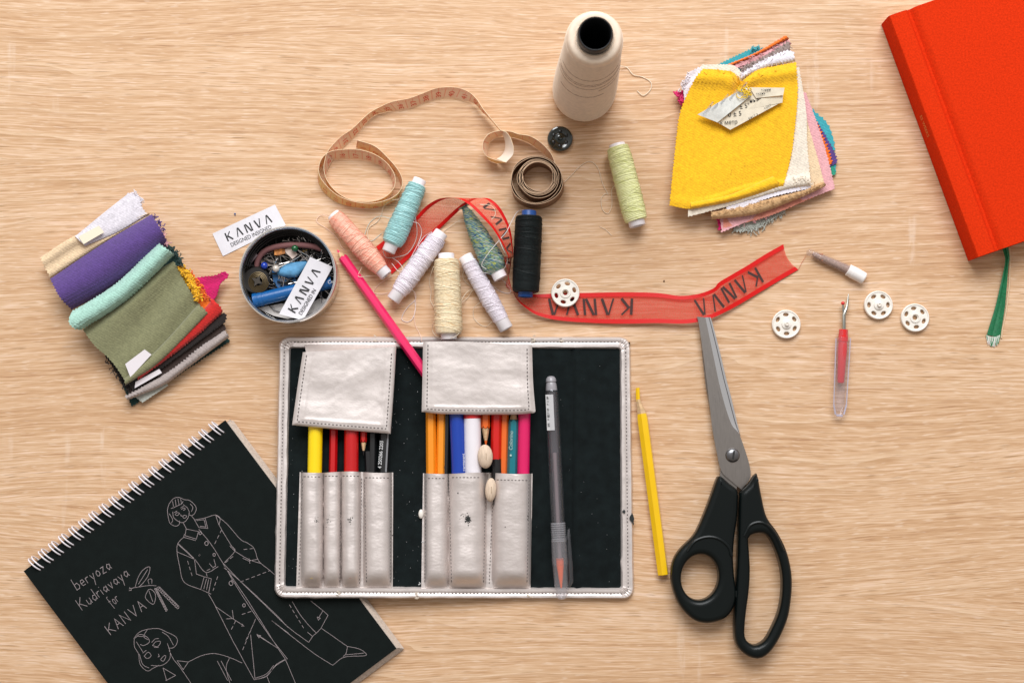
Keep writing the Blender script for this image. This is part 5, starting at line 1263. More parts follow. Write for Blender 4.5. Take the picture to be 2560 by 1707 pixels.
# ------------------------------------------------------------------ tape measure
def strip_rows(pts, n, nv, W=None):
    """pts: (bx,by,bz, tx,ty,tz) px/mm; returns rows of points with nv across and arc lengths"""
    q = cr(pts, n); rows = []
    for r in q: 
        A, B = P(r[0], r[1], max(r[2], .25)), P(r[3], r[4], max(r[5], .35)); rows.append([A.lerp(B, k/(nv-1)) for k in range(nv)])
    L = [0]
    for a, b in zip(rows, rows[1:]): L.append(L[-1]+((a[0]+a[-1])*.5-(b[0]+b[-1])*.5).length)
    return rows, L
tape_f = tape_mat('tape_orange_face', (.99, .74, .33), (.78, .13, .05)); tape_b = tape_mat('tape_pale_face', (.94, .72, .54), (.75, .12, .06))
tape_w = simple('tape_white_face', (.86, .77, .66), .5, var=.05)
tape_e = simple('tape_edge', (.80, .62, .40), .6)
def mk_strip(mb, rows, L, t=.00028, mats=(0, 1, 2)):
    n, nv = len(rows), len(rows[0])
    def nrm(i, j):
        a = rows[min(i+1, n-1)][j]-rows[max(i-1, 0)][j]; b = rows[i][-1]-rows[i][0]; v = a.cross(b)
        return v.normalized()*t if v.length > 1e-12 else Vector((0, 0, t))
    attr = [[(L[i], j/(nv-1)) for j in range(nv)] for i in range(n)]
    mb.slab(rows, lambda i, j: nrm(i, j), mats[0], mats[1], attr=attr, mw=mats[2])
def loopy(pts, dx, dy, zt, zb=0.3):
    return [(x+dx, y+dy, zb, x, y, zt) for x, y in pts]
tm = thing('tape_measure', 'orange cloth tape measure with two loops and a coiled end at the top middle', 'tape measure', *cM(700, 500))
# left loop: top edge as seen, the band leans back
lp = [(450, 572), (600, 625), (720, 735), (800, 835), (830, 925), (800, 1010), (715, 1070), (560, 1105), (400, 1085), (270, 1030), (165, 930), (122, 840), (140, 740), (210, 672), (330, 650), (480, 655), (620, 705), (720, 790), (768, 890), (750, 985), (670, 1058), (550, 1092), (400, 1078), (280, 1015), (195, 915), (165, 815), (178, 725), (205, 655)]
lz = [12]*len(lp)
low = [(-12, 62), (-10, 60), (-22, 40), (-20, 30), (-12, 45), (-10, 42), (0, 42), (0, 40), (0, 48), (-8, 60), (-8, 70), (-4, 60), (4, 60), (5, 70), (10, 82), (5, 85), (0, 70), (-15, 55), (-22, 35), (-10, 25), (0, 22), (0, 22), (5, 28), (12, 40), (15, 60), (12, 75), (20, 90), (40, 80)]
pts = [cM(x+dx, y+dy)+(.4,)+cM(x, y)+(8.0,) for (x, y), (dx, dy) in zip(lp, low)]
arc_u = [(300, 550), (400, 480), (500, 385), (560, 335), (640, 292), (740, 250), (880, 222), (990, 182), (1120, 135), (1270, 130), (1380, 165), (1450, 225), (1500, 300), (1575, 395), (1655, 490)]
arc_l = [(330, 635), (430, 540), (520, 430), (590, 365), (700, 332), (800, 325), (900, 305), (1010, 262), (1120, 228), (1230, 216), (1350, 238), (1440, 272), (1495, 330), (1560, 392), (1640, 485)]
for k, (u, l) in enumerate(zip(arc_u, arc_l)):
    zt = 6.5 if k < 11 else (8, 10, 11, 11)[k-11]; zb = .5 if k < 9 else (1, 1.5, 2, 2.5, 3, 4)[k-9]
    pts.append(cM(*l)+(zb,)+cM(*u)+(zt,))
rows, L = strip_rows(pts, 420, 5); mb = MB(); mk_strip(mb, rows, L)
# twisted white back and the small loop
tw = [((1640, 485), (1655, 490), 4, 11), ((1665, 520), (1700, 505), 4, 12), ((1690, 580), (1738, 560), 4, 12), ((1690, 650), (1762, 640), 2, 12), ((1665, 700), (1755, 700), 1, 11), ((1620, 735), (1700, 762), .6, 9)]
rows2, L2 = strip_rows([cM(*a)+(za,)+cM(*b)+(zb,) for a, b, za, zb in tw], 60, 5)
mk_strip(mb, rows2, L2, mats=(3, 3, 2))
sl_t = [(1700, 762), (1600, 738), (1530, 705), (1498, 640), (1510, 570), (1560, 515), (1650, 492), (1740, 500), (1800, 520), (1900, 538), (1980, 585), (2040, 640), (2085, 700), (2118, 790)]
sl_b = [(1620, 770), (1560, 745), (1545, 725), (1545, 650), (1560, 590), (1600, 555), (1670, 540), (1740, 545), (1800, 560), (1880, 590), (1950, 635), (2020, 690), (2070, 745), (2110, 850)]
rows3, L3 = strip_rows([cM(*b)+(.5,)+cM(*a)+(10.5,) for a, b in zip(sl_t, sl_b)], 130, 5)
mk_strip(mb, rows3, [x+.04 for x in L3])
# coil
coil = []; NN = 30
for k in range(int(8.6*NN)):
    a = -.35+2*math.pi*k/NN; q = k/NN
    if q < 1.9: rx, ry, ox, oy = 226-12*q, 214-13*q, 1950, 905
    elif q < 2.5: g_ = (q-1.9)/.6; rx, ry, ox, oy = 203-(203-166)*g_, 190-(190-150)*g_, 1950+12*g_, 905-18*g_
    else: g_ = (q-2.5)/6.1; rx, ry, ox, oy = 170-44*g_, 154-34*g_, 1962+6*g_, 887-6*g_
    rx += 5*math.sin(3*a+q*2.1); ry += 4*math.cos(2*a+q*1.3)
    x = ox+rx*math.cos(a); y = oy+ry*math.sin(a)
    coil.append(cM(x+8, y+42)+(.4,)+cM(x, y)+(12.2,))
rows4, L4 = strip_rows(coil, 520, 4); mk_strip(mb, rows4, [x+.3 for x in L4], mats=(4, 4, 5))
mb.build('tape', [tape_f, tape_b, tape_e, tape_w, tape_mat('tape_shaded_face', (.20, .095, .045), (.2, .05, .03), .05), simple('tape_coil_edge', (.60, .40, .25), .6)], tm, ang=60)  # coil face colour darkened to stand in for shade between turns, edge lighter
# figures printed on the tape
mb = MB()
def on_rows(rows, L, u0, vv, size, sgn=1, off=.00012, flip=1):
    W_ = lambda i: (rows[i][-1]-rows[i][0]).length
    def fn(x, y):
        u = u0+sgn*x*size; i = 0
        lo, hi = 0, len(L)-1
        while hi-lo > 1:
            md = (lo+hi)//2
            if L[md] <= u: lo = md
            else: hi = md
        i = lo; f = (u-L[i])/max(1e-9, L[i+1]-L[i]) if i+1 < len(L) else 0
        v = vv+y*size*sgn*flip/W_(i); v = max(0, min(1, v))
        a = rows[i][0].lerp(rows[i][-1], v); b = rows[i+1][0].lerp(rows[i+1][-1], v); p = a.lerp(b, f)
        t = b-a; w = rows[i][-1]-rows[i][0]; n = t.cross(w).normalized()
        if n.z < 0: n = -n
        return p+n*off
    return fn
nn = 0
for u in [k*.0085+.0022 for k in range(int(L[-1]/.0085)-1)]:
    nn += 1; f_ = on_rows(rows, L, u, .14, .0045, off=.0006); font_text(mb, str(nn), lambda x, y, f_=f_: f_(.9-y*1.1, x*.95))
mb.build('numerals', simple('red_ink', (.68, .07, .04), .6), tm, smooth=False)

# ------------------------------------------------------------------ red organza ribbon
rb = thing('organza_ribbon', 'sheer red organza ribbon with satin edges and dark upside down letters', 'ribbon', *cB(900, 545))
E = []   # (A edge, zA, B edge, zB)
for a, za, b, zb in (((500, 700), .6, (640, 945), .6), ((600, 625), 1.5, (700, 890), .8), ((700, 560), 3, (790, 805), .8), ((790, 490), 5, (900, 690), .8), ((860, 432), 7, (985, 610), 1), ((905, 380), 8, (1080, 530), 1.5), ((960, 330), 10, (1180, 435), 3), ((1040, 283), 12, (1280, 345), 5), ((1120, 266), 14, (1370, 285), 8), ((1200, 268), 17, (1440, 268), 11), ((1262, 285), 19, (1500, 272), 14), ((1330, 330), 20, (1550, 300), 15), ((1390, 385), 20, (1600, 350), 15), ((1455, 450), 20, (1640, 415), 14), ((1530, 530), 20, (1680, 500), 13), ((1590, 620), 19, (1705, 590), 12), ((1640, 710), 18, (1716, 690), 10), ((1680, 800), 16, (1722, 790), 8)):
    E.append(cS(*a)+(za,)+cS(*b)+(zb,))
for a, za, b, zb in (((60, -20 + 200), 13, (112, 190), 4), ((78, 260), 12, (100, 285), 1.5), ((98, 350), 11, (70, 380), .8), ((122, 430), 9, (120, 425), .6), ((160, 495), 7, (185, 440), .6), ((215, 545), 5, (245, 447), .6), ((300, 597), 3.5, (330, 446), .6), ((450, 633), 2.5, (450, 440), .7), ((700, 652), 2, (680, 436), .8), ((920, 657), 2.5, (930, 432), 1), ((1150, 653), 3.5, (1150, 437), 1.2), ((1350, 656), 4, (1310, 457), 1.5), ((1480, 638), 4, (1420, 450), 2), ((1570, 608), 3.5, (1500, 430), 3), ((1640, 575), 3, (1565, 400), 4), ((1700, 545), 2.5, (1598, 362), 4.5), ((1770, 505), 2, (1680, 312), 3.5), ((1900, 427), 1.5, (1800, 242), 2.5), ((2050, 338), 1, (1940, 155), 1.5), ((2168, 270), .6, (2060, 88), .8)):
    E.append(cB(*a)+(za,)+cB(*b)+(zb,))
rows5, L5 = strip_rows(E, 520, 22)
for i, r in enumerate(rows5):    # concave cut end and slight ripple
    f = max(0, (L5[i]-L5[-1]+.03)/.03)
    if f > 0 and i > 2:
        for j in range(22):
            v = j/21; t = (rows5[i-1][j]-r[j]); r[j] = r[j]+t.normalized()*(.0022*f*math.sin(v*math.pi))
mats_rb = [organza('organza_mesh', (.74, .028, .014), .52), simple('red_satin', (.64, .003, .002), .45, spec=.3, bump=.3, bs=1500)]
mb = MB(); BW = 4
mb.grid([r[BW-1:22-BW+1] for r in rows5], 0)
mesh_o = mb.build('sheer_mesh', mats_rb[0], rb, ang=70)
for j0, j1, nm in ((0, BW-1, 'satin_edge'), (22-BW, 21, 'satin_edge')):
    mb = MB(); rr = [r[j0:j1+1] for r in rows5]; mb.slab([[p+Vector((0, 0, .00012)) for p in q] for q in rr], Vector((0, 0, -.00024))); mb.build(nm, mats_rb[1], rb, ang=70)
mb = MB()
def near_u(px, py):
    q = P(px, py, 2); best = min(range(len(rows5)), key=lambda i: ((rows5[i][0]+rows5[i][-1])*.5-q).length); return L5[best]
for (x0, x1) in (((975, 550), (378, 545)), ((1905, 335), (1440, 545))):
    u0 = near_u(*cB(*x0)); u1 = near_u(*cB(*x1)); ln = abs(u0-u1); size = ln/(5*.66+4*.42)
    hh = .55*(rows5[300][-1]-rows5[300][0]).length
    base = on_rows(rows5, L5, u0, .80, 1.0, sgn=-1, off=.00035)
    logo(mb, lambda x, y: base(x*size, y*hh), thick=.16, thin=.10)
u0 = near_u(*cS(1700, 830)); u1 = near_u(*cS(1490, 340)); 
base = on_rows(rows5, L5, u0, .76, 1.0, sgn=-1, off=.00035)
W0 = (rows5[250][-1]-rows5[250][0]).length
sz = (u0-u1)/(5*.66+4*.42)
logo(mb, lambda x, y: base(x*sz, y*W0*.5), thick=.15, thin=.09)
mb.build('lettering', simple('ribbon_print', (.055, .022, .020), .8), mesh_o, smooth=False)

# ------------------------------------------------------------------ tin of pins
tin = thing('round_tin', 'round open metal tin of pins and notions left of the peach spool', 'tin', 735, 700)
HT = 26.0; tc = P(719, 686, HT); tc = Vector((tc.x, tc.y, 0)); Rt = 122.5/4000*.972
mb = MB(); mb.lathe(tc, Z, [(0, Rt*.93), (.0004, Rt*.955), (.0015, Rt*.965), (.0170, Rt*.965), (.0178, Rt*.985), (.0190, Rt*.99), (.0200, Rt*.985), (.0206, Rt*.97), (.0250, Rt*.97), (.0256, Rt*.99), (.0260, Rt*1.0), (.0264, Rt*.995), (.0264, Rt*.975), (.0258, Rt*.955), (.0250, Rt*.945), (.0206, Rt*.94), (.0198, Rt*.95), (.0015, Rt*.945), (.0010, Rt*.93), (.0009, .00001)], 96, cap0=True)
mb.build('body', tin_mat, tin, ang=35)
def pT(x, y, z): return P(*cT(x, y), z)
GT = 'notions inside the round tin'
random.seed(21)
mb = MB()        # dark bed of needles, pins and hooks
tin_dark = simple('dark_felt', (.012, .012, .013), .9, bump=.6, bs=900)
rows = []
for i in range(14):
    row = []
    for k in range(48):
        a = k*math.pi/24; r = Rt*.92*i/13; row.append(tc+Vector((math.cos(a)*r, math.sin(a)*r, .006+.002*noise.noise(Vector((math.cos(a)*r*90, math.sin(a)*r*90, 1)))+(.004*math.sin(a) if i else 0)*r/Rt)))
    rows.append(row)
mb.grid(rows, 0, cv=True); tag(mb.build('felt_lining', tin_dark), 'dark felt disc and scraps covering the bottom of the tin', 'felt scrap', GT)
def pinpile(name, label, k, mat, r, l0, l1, zc, region):
    mb = MB()
    for _ in range(k):
        while True:
            x, y = random.uniform(-.9, .9), random.uniform(-.9, .9)
            if x*x+y*y < .68 and region(x, y): break
        a = random.uniform(0, 3.14); l = random.uniform(l0, l1); p = tc+Vector((x*Rt, y*Rt, zc+random.uniform(-.002, .003)))
        d = Vector((math.cos(a), math.sin(a), random.uniform(-.15, .15)))*l/2
        e1, e2 = p-d, p+d
        for e_ in (e1, e2):
            o2 = Vector((e_.x-tc.x, e_.y-tc.y)); 
            if o2.length > Rt*.9: o2 = o2.normalized()*Rt*.9; e_.x = tc.x+o2.x; e_.y = tc.y+o2.y
        mb.tube([e1, e2], r, 5)
    o = mb.build(name, mat); tag(o, label, 'pins', GT, kind='stuff'); return o
pinpile('pin_heap', 'heap of steel pins and needles in the upper part of the tin', 150, simple('pin_steel', (.55, .52, .50), .25, metal=1), .00028, .008, .024, .0105, lambda x, y: y > -.25)
pinpile('hook_heap', 'black wire hooks and hairpins jumbled in the tin', 130, simple('black_wire', (.01, .01, .01), .35), .0006, .005, .018, .010, lambda x, y: y > -.3)
# black elastic round the upper wall
mb = MB()
for rr, z in ((.93, .019), (.90, .017), (.87, .015)):
    pth = [tc+Vector((math.cos(a)*Rt*rr, math.sin(a)*Rt*rr, z)) for a in [.5+k*2.4/40 for k in range(41)]]
    mb.slab([[p+Vector((0, 0, .002)) for p in pth], [p-Vector((0, 0, .003)) for p in pth]], Vector((.0003, .0003, 0)))
    for a in [.5+k*2.4/90 for k in range(91)]: mb.ball(tc+Vector((math.cos(a)*Rt*(rr-.012), math.sin(a)*Rt*(rr-.012), z+.002)), .0004, seg=6)
tag(mb.build('elastic_band', simple('black_elastic', (.02, .018, .018), .8, bump=.5, bs=1500)), 'black beaded elastic curled along the upper wall of the tin', 'elastic', GT)
mb = MB(); q = cr([(520, 930, 9), (545, 860, 11), (570, 740, 13), (625, 665, 14), (720, 622, 15), (850, 600, 16), (980, 598, 16), (1100, 610, 16), (1200, 640, 15), (1262, 672, 14)], 60)
mb.tube([pT(x, y, z) for x, y, z in q], .00175, 12); tag(mb.build('cord', simple('mauve_cord', (.24, .10, .10), .7, bump=.5, bs=1200)), 'mauve cord curving across the upper half of the tin', 'cord', GT)
def tq(pts, z, name, label, cat, mat, th=.4):
    mb = MB(); mb.prism([cT(*p) for p in pts], z-th, z); o = mb.build(name, mat, smooth=False); return tag(o, label, cat, GT)
tq([(455, 722), (535, 650), (562, 700), (500, 772)], 15.5, 'plastic_chip', 'mauve grey square chip against the left wall of the tin', 'chip', simple('grey_mauve', (.23, .17, .19), .6), 1.5)
tq([(728, 640), (770, 630), (832, 640), (835, 680), (765, 700), (728, 695)], 14, 'matchbox_scrap', 'orange printed scrap under the mauve cord in the tin', 'scrap', simple('orange_scrap', (.72, .25, .06), .6, var=.6, vs=600), 1.2)
tq([(832, 640), (880, 620), (915, 640), (955, 690), (930, 715), (905, 735), (870, 700), (840, 672)], 15, 'chalk_chip', 'white chalk chip under the green headed pin', 'chalk', simple('white_chalk', (.62, .50, .44), .7, var=.2, vs=400), 2.2)
tq([(570, 560), (640, 520), (700, 500), (715, 540), (640, 570), (590, 610)], 11, 'fabric_scrap', 'dark brown scrap near the upper left wall of the tin', 'scrap', simple('umber_scrap', (.10, .065, .055), .8), .8)
tq([(600, 730), (680, 738), (735, 760), (700, 790), (640, 800), (600, 780)], 12, 'bone_button', 'beige bone toggle beside the blue headed pin in the tin', 'button', simple('bone', (.36, .28, .23), .5), 1.6)
tq([(985, 640), (1060, 615), (1080, 640), (1010, 668)], 12, 'brass_hook', 'small brass hook under the cord at the right in the tin', 'hook', simple('brass', (.45, .30, .10), .4, metal=.8), .8)
def headpin(label, x, y, z, col, x2, y2, z2, r=.0022, pts=None):
    root = thing('pin', label, 'pin', *cT(x, y), z, GT)
    mb = MB(); mb.ball(pT(x, y, z), r, seg=20); mb.build('pin_head', simple('bead', col, .15, coat=.5), root)
    mb = MB(); mb.tube([pT(*p) for p in (pts or [(x, y, z), (x2, y2, z2)])], .0003, 6); mb.build('pin_shaft', simple('pin_wire', (.6, .55, .5), .3, metal=1), root)
headpin('pin with a cobalt blue bead head in the tin', 630, 800, 15, (.01, .05, .42), 790, 795, 13)
headpin('pin with a pearl white bead head and bent shaft in the tin', 745, 830, 16, (.62, .56, .50), 0, 0, 0, pts=[(745, 830, 16), (790, 810, 15), (870, 770, 14), (950, 725, 14), (1000, 690, 14)])
headpin('pin with a dark green bead head in the tin', 930, 632, 17, (.006, .10, .03), 1082, 715, 15)
for k, (x, y, x2, y2) in enumerate(((962, 455, 1048, 578), (745, 750, 680, 880), (1195, 640, 1180, 720))):
    mb = MB(); mb.tube([pT(x, y, 18), pT(x2, y2, 14)], .0004, 6); tag(mb.build('needle', simple('needle_steel', (.6, .6, .6), .2, metal=1)), ('steel needle leaning at the top wall of the tin', 'thin needle crossing the shaft by the blue bead', 'short needle at the right end of the cord')[k], 'needle', GT)
# chalk wedge, blue pouch, blue tube
mb = MB(); oc = [(748, 878), (770, 835), (850, 785), (940, 765), (1045, 758), (1050, 800), (1010, 855), (950, 915), (880, 915), (800, 905)]
ch = cr([cT(*p) for p in oc], 40, closed=True); cen = cT(900, 845)
rows = [[P(cen[0]+(x-cen[0])*s, cen[1]+(y-cen[1])*s, z) for x, y in ch] for s, z in ((1, 11), (1.0, 12.5), (.95, 14), (.8, 15.2), (.5, 16), (.02, 16.2))]
mb.grid(rows, 0, cv=True); tag(mb.build('tailors_chalk', simple('blue_chalk', (.10, .30, .52), .75, var=.25, vs=260, bump=.4)), 'pale blue wedge of tailor chalk in the middle of the tin', 'chalk', GT)
tq([(705, 850), (760, 830), (800, 900), (930, 920), (960, 960), (900, 1010), (760, 1015), (720, 960)], 11.5, 'blue_pouch', 'navy blue plastic piece under the chalk wedge in the tin', 'plastic piece', simple('navy_plastic', (.012, .10, .26), .35), 4)
tb = thing('plastic_tube', 'royal blue plastic tube lying across the lower half of the tin', 'tube', *cT(900, 1050), 5, GT)
a, b = pT(522, 1145, 12.5), pT(1292, 960, 12.5); t = (b-a).normalized(); L_ = (b-a).length
mb = MB(); mb.lathe(a, t, [(0, .0030), (0, .0040), (.0004, .0045), (.0028, .0046), (.0030, .0043), (.0036, .0043), (.0038, .0045), (.0060, .0045), (.0062, .0042), (L_, .0040)], 36, cap0=True, cap1=True); mb.build('barrel', simple('royal_blue_plastic', (.004, .10, .32), .28, coat=.3), tb)
mb = MB(); q = cT(1262, 965); font_text(mb, 'Co', planar(cT(1255, 980), (1, -.25), 11, 16.9)); mb.build('lettering', simple('white_print3', (.7, .7, .72), .6), tb)
# coiled band with a star stud
cb = thing('band_coil', 'coil of dark band with gold edges round a star shaped stud in the tin', 'coil', *cT(570, 960), 8, GT)
mb = MB()
pth = [pT(572+(100-k*.55)*math.cos(k*.25), 958+(104-k*.55)*math.sin(k*.25), 15) for k in range(110)]
mb.slab([[p for p in pth], [p-Vector((0, 0, .006)) for p in pth]], Vector((.0002, 0, 0)), 0); mb.tube(pth, .00035, 5, 1)
mb.build('band', [simple('dark_band', (.02, .016, .015), .7), simple('old_gold', (.12, .085, .04), .4, metal=.6)], cb)
mb = MB(); mb.lathe(pT(560, 950, 10), Z, [(0, .0085), (.004, .0085), (.0048, .0078), (.0048, .004)], 30, cap0=True); 
st = [(560+ (60 if k % 2 == 0 else 26)*math.cos(k*math.pi/4+.5), 950+(60 if k % 2 == 0 else 26)*math.sin(k*math.pi/4+.5)) for k in range(8)]
mb.prism([cT(*p) for p in st], 14.5, 16, m=1); mb.build('stud', [simple('stud_black', (.015, .013, .012), .3), simple('pewter', (.09, .08, .07), .35, metal=.8)], cb)
tq([(560, 1215), (700, 1190), (800, 1170), (1000, 1200), (1180, 1120), (1250, 1130), (1150, 1240), (1020, 1300), (860, 1322), (720, 1290), (630, 1250)], 8.5, 'paper_scrap', 'whitish translucent paper at the bottom edge of the tin under the tube', 'paper scrap', simple('milky_paper', (.50, .47, .45), .6), .4)
mb = MB(); mb.tube([pT(*p) for p in ((680, 1195, 9.5), (730, 1240, 9.5), (800, 1258, 9.5), (880, 1250, 9.5))], .0004, 5); tag(mb.build('hair_pin', simple('dark_wire', (.05, .04, .04), .4)), 'thin dark wire lying on the paper at the foot of the tin', 'wire', GT)
# woven labels
def label_(name, lab, c4p, z, text2, lo, ld, ls, so, ss, bend=None, c=cT):
    root_mb = MB(); a, b, d, e_ = c4p
    zf = z if callable(z) else (lambda u, v: z)
    coons([c(*a), c(*b)], [c(*b), c(*d)], [c(*e_), c(*d)], [c(*a), c(*e_)], zf, 24, 12, (0,)*4, .25, mb=root_mb)
    root = thing(name, lab, 'garment label', *c(*a), 0, 'satin garment labels')
    lb = root_mb.build('satin_strip', paper, root)
    zz = max(zf(.1, .5), zf(.9, .5), zf(.5, .5))+.12
    return root, lb, zz
r1, l1, zz = label_('garment_label', 'white satin label with black lettering lying on the wood behind the tin', [(122, 487), (735, 202), (842, 405), (225, 708)], lambda u, v: .5, '', 0, 0, 0, 0, 0)
mb = MB(); logo(mb, planar(cT(278, 560), (420, -183), 21.5, .68), gap=.56, thick=.17, thin=.11)
font_text(mb, 'DESIGNED INSIGNED', planar(cT(308, 618), (420, -193), 14.2, .68, .83)); mb.build('lettering', ink_black, l1, smooth=False)
r2, l2, zz = label_('garment_label', 'satin label with black lettering slanting inside the tin over the blue tube', [(1080, 715), (1300, 812), (1010, 1335), (775, 1275)], lambda u, v: 19.2-1.2*v, '', 0, 0, 0, 0, 0)
def tilted(o, d, size, squash=1.0):
    f = planar(o, d, size, 0, squash)
    def g(x, y):
        l = math.hypot(*d); dx, dy = d[0]/l, d[1]/l; px = o[0]+(dx*x*squash+dy*y)*size; py = o[1]+(dy*x*squash-dx*y)*size
        v = (py-cT(0, 760)[1])/(cT(0, 1305)[1]-cT(0, 760)[1]); return P(px, py, 19.2-1.2*max(0, min(1, v))+.3)
    return g
mb = MB(); logo(mb, tilted(cT(935, 1262), (230, -372), 21.5), gap=.56, thick=.17, thin=.11)
font_text(mb, 'DESIGNED IN', tilted(cT(995, 1288), (142, -238), 14, .87)); mb.build('lettering', ink_black, l2, smooth=False)
mb = MB(); mb.ball(P(*cT(342, 292), .5), .0006, .0005, .0005, seg=8); mb.tube([P(*cT(338, 290), .4), P(*cT(346, 305), .4), P(*cT(340, 312), .4)], .0002, 5)
tag(mb.build('lint_speck', simple('blue_lint', (.03, .10, .30), .8)), 'tiny speck of blue lint on the wood above the white label', 'lint')

# ------------------------------------------------------------------ scissors
sc = thing('scissors', 'large tailor scissors with black handles and steel blades pointing up', 'scissors', *cX(459, 700))
mb = MB()
lower = [(318, 60), (372, 60), (420, 260), (440, 560), (470, 750), (455, 748), (408, 672), (372, 470), (345, 300)]
mb.prism([cX(*p) for p in lower], 2.0, 3.6)
mb.prism([cX(*p) for p in [(408, 660), (440, 660), (480, 730), (474, 756), (405, 700)]], 2.0, 4.4)
mb.build('blade', steel, sc, smooth=False)['label'] = 'lower blade, hidden but for its edge'
# upper blade: flat land + ground bevel
topo = [(309, 20), (318, 60), (338, 200), (352, 310), (364, 410), (376, 505), (392, 590), (412, 672), (455, 715), (497, 750)]
topi = [(344, 22), (352, 60), (377, 180), (400, 290), (420, 370), (438, 430), (458, 480), (492, 527), (536, 682), (497, 750)]
mb = MB(); L_, R_ = cr([cX(*p) for p in topo], 60), cr([cX(*p) for p in topi], 60)
for k in range(60):
    pass
rows = [[P(a[0]+(b[0]-a[0])*j/3, a[1]+(b[1]-a[1])*j/3, 5.9 if 0 < j < 3 else 5.8) for j in range(4)] for a, b in zip(L_, R_)]
mb.slab(rows, lambda i, j: Vector((0, 0, -.0017)))
mb.build('blade', steel, sc, ang=25)['label'] = 'upper blade with riveted screw'
bev_i = [(344, 22), (352, 60), (377, 180), (400, 290), (420, 370), (438, 430), (458, 480), (491, 526)]
bev_o = [(366, 22), (378, 62), (406, 170), (430, 272), (448, 340), (464, 405), (478, 465), (492, 522)]
I_, O_ = cr([cX(*p) for p in bev_i], 50), cr([cX(*p) for p in bev_o], 50)
mb = MB(); rows = [[P(a[0]+(b[0]-a[0])*j/4, a[1]+(b[1]-a[1])*j/4, 5.82-(1.3*j/4 if j else 0)) for j in range(5)] for a, b in zip(I_, O_)]
mb.slab(rows, Vector((0, 0, -.0006))); mb.build('ground_bevel', steel_bright, sc, ang=25)
mb = MB(); mid_ = [(a[0]+(b[0]-a[0])*.72, a[1]+(b[1]-a[1])*.72) for a, b in zip(I_, O_)]
stroke(mb, mid_, lambda x, y: P(x, y, 5.20), 1.3); mb.build('grinding_line', dark_steel, sc)
mb = MB(); cs_ = P(*cX(459, 605), 5.8); mb.lathe(cs_, Z, [(0, .0044), (.0005, .0044), (.0012, .0040), (.0019, .0030), (.0022, .0012), (.0022, .00001)], 36)
scr = mb.build('screw', dark_steel, sc)
mb = MB(); stroke(mb, [cX(466, 585), cX(461, 622)], lambda x, y: P(x, y, 8.05), 5); mb.build('screw_slot', simple('slot_shadow', (.01, .01, .01), .6), scr)
mb = MB()
for x, y, l, w in ((382, 350, 44, 4.5), (390, 356, 30, 1.4), (398, 334, 50, 3), (404, 352, 26, 1.2), (412, 372, 20, 1.2)):
    for q in range(int(l/5)):
        if random.random() < .85: stroke(mb, [cX(x+(q*5)*.14, y+q*5), cX(x+(q*5)*.14+w*.6, y+q*5+random.uniform(0, 2))], lambda X_, Y_: P(X_, Y_, 6.0), .9)
mb.build('etched_mark', simple('etching', (.12, .11, .11), .6), sc)
# handles
def px2w(pts, z): return [(P(*cX(*p), z).x, P(*cX(*p), z).y) for p in pts]
def handle(out, hole, z, half, bev, name, lab, n=90):
    o_ = cr([cX(*p) for p in out], n, closed=True); h_ = cr([cX(*p) for p in hole], 60, closed=True)
    mb = MB(); add_raw(mb, filled([[(P(*p, z).x, P(*p, z).y) for p in o_], [(P(*p, z).x, P(*p, z).y) for p in h_]], z/1000, half, bev, 5))
    o = mb.build(name, black_plastic, sc, ang=60); o['label'] = lab; return o, h_
lh = [(405, 692), (440, 722), (475, 752), (478, 800), (474, 870), (462, 960), (458, 1040), (463, 1120), (470, 1170), (468, 1215), (450, 1262), (415, 1295), (350, 1311), (290, 1296), (235, 1240), (205, 1170), (197, 1110), (205, 1050), (235, 1000), (285, 950), (310, 910), (340, 840), (368, 765), (392, 698)]
lhole = [(318+79*math.cos(k*math.pi/10)-4*math.sin(k*math.pi/10), 1118+97*math.sin(k*math.pi/10)) for k in range(20)]
rh = [(497, 752), (528, 722), (552, 682), (562, 695), (575, 765), (590, 835), (605, 875), (645, 930), (680, 1000), (700, 1075), (706, 1140), (702, 1210), (688, 1290), (655, 1370), (620, 1425), (590, 1452), (560, 1461), (520, 1450), (482, 1418), (466, 1380), (463, 1320), (468, 1210), (474, 1100), (480, 960), (484, 800), (488, 758)]
rhole = [(522, 955), (540, 938), (575, 932), (605, 945), (630, 990), (652, 1050), (664, 1120), (662, 1200), (648, 1270), (620, 1335), (590, 1385), (550, 1405), (515, 1385), (506, 1350), (512, 1270), (524, 1180), (529, 1100), (526, 1020)]
h1, hl1 = handle(lh, lhole, 7.0, .0028, .0034, 'handle', 'thumb handle with a round bow')
h2, hl2 = handle(rh, rhole, 7.0, .0028, .0034, 'handle', 'finger handle with a long bow')
def ridge(pts, z, r, name, par, closed=False):
    mb = MB(); q = cr([cX(*p) for p in pts], 60, closed=closed); mb.tube([P(x, y, z) for x, y in q], r, 8, closed=closed); return mb.build(name, black_plastic, par)
ridge([(268, 1010), (300, 968), (350, 950), (400, 958), (440, 990), (456, 1030)], 12.9, .0011, 'moulded_ridge', h1)
ridge([(508, 945), (535, 900), (575, 888), (610, 905), (645, 950), (672, 1010)], 12.9, .0011, 'moulded_ridge', h2)
mb = MB(); mb.prism([cX(*p) for p in [(466, 1180), (482, 1176), (492, 1196), (482, 1208), (466, 1200)]], 4, 11.5); mb.build('stop_bumper', black_plastic, h2)

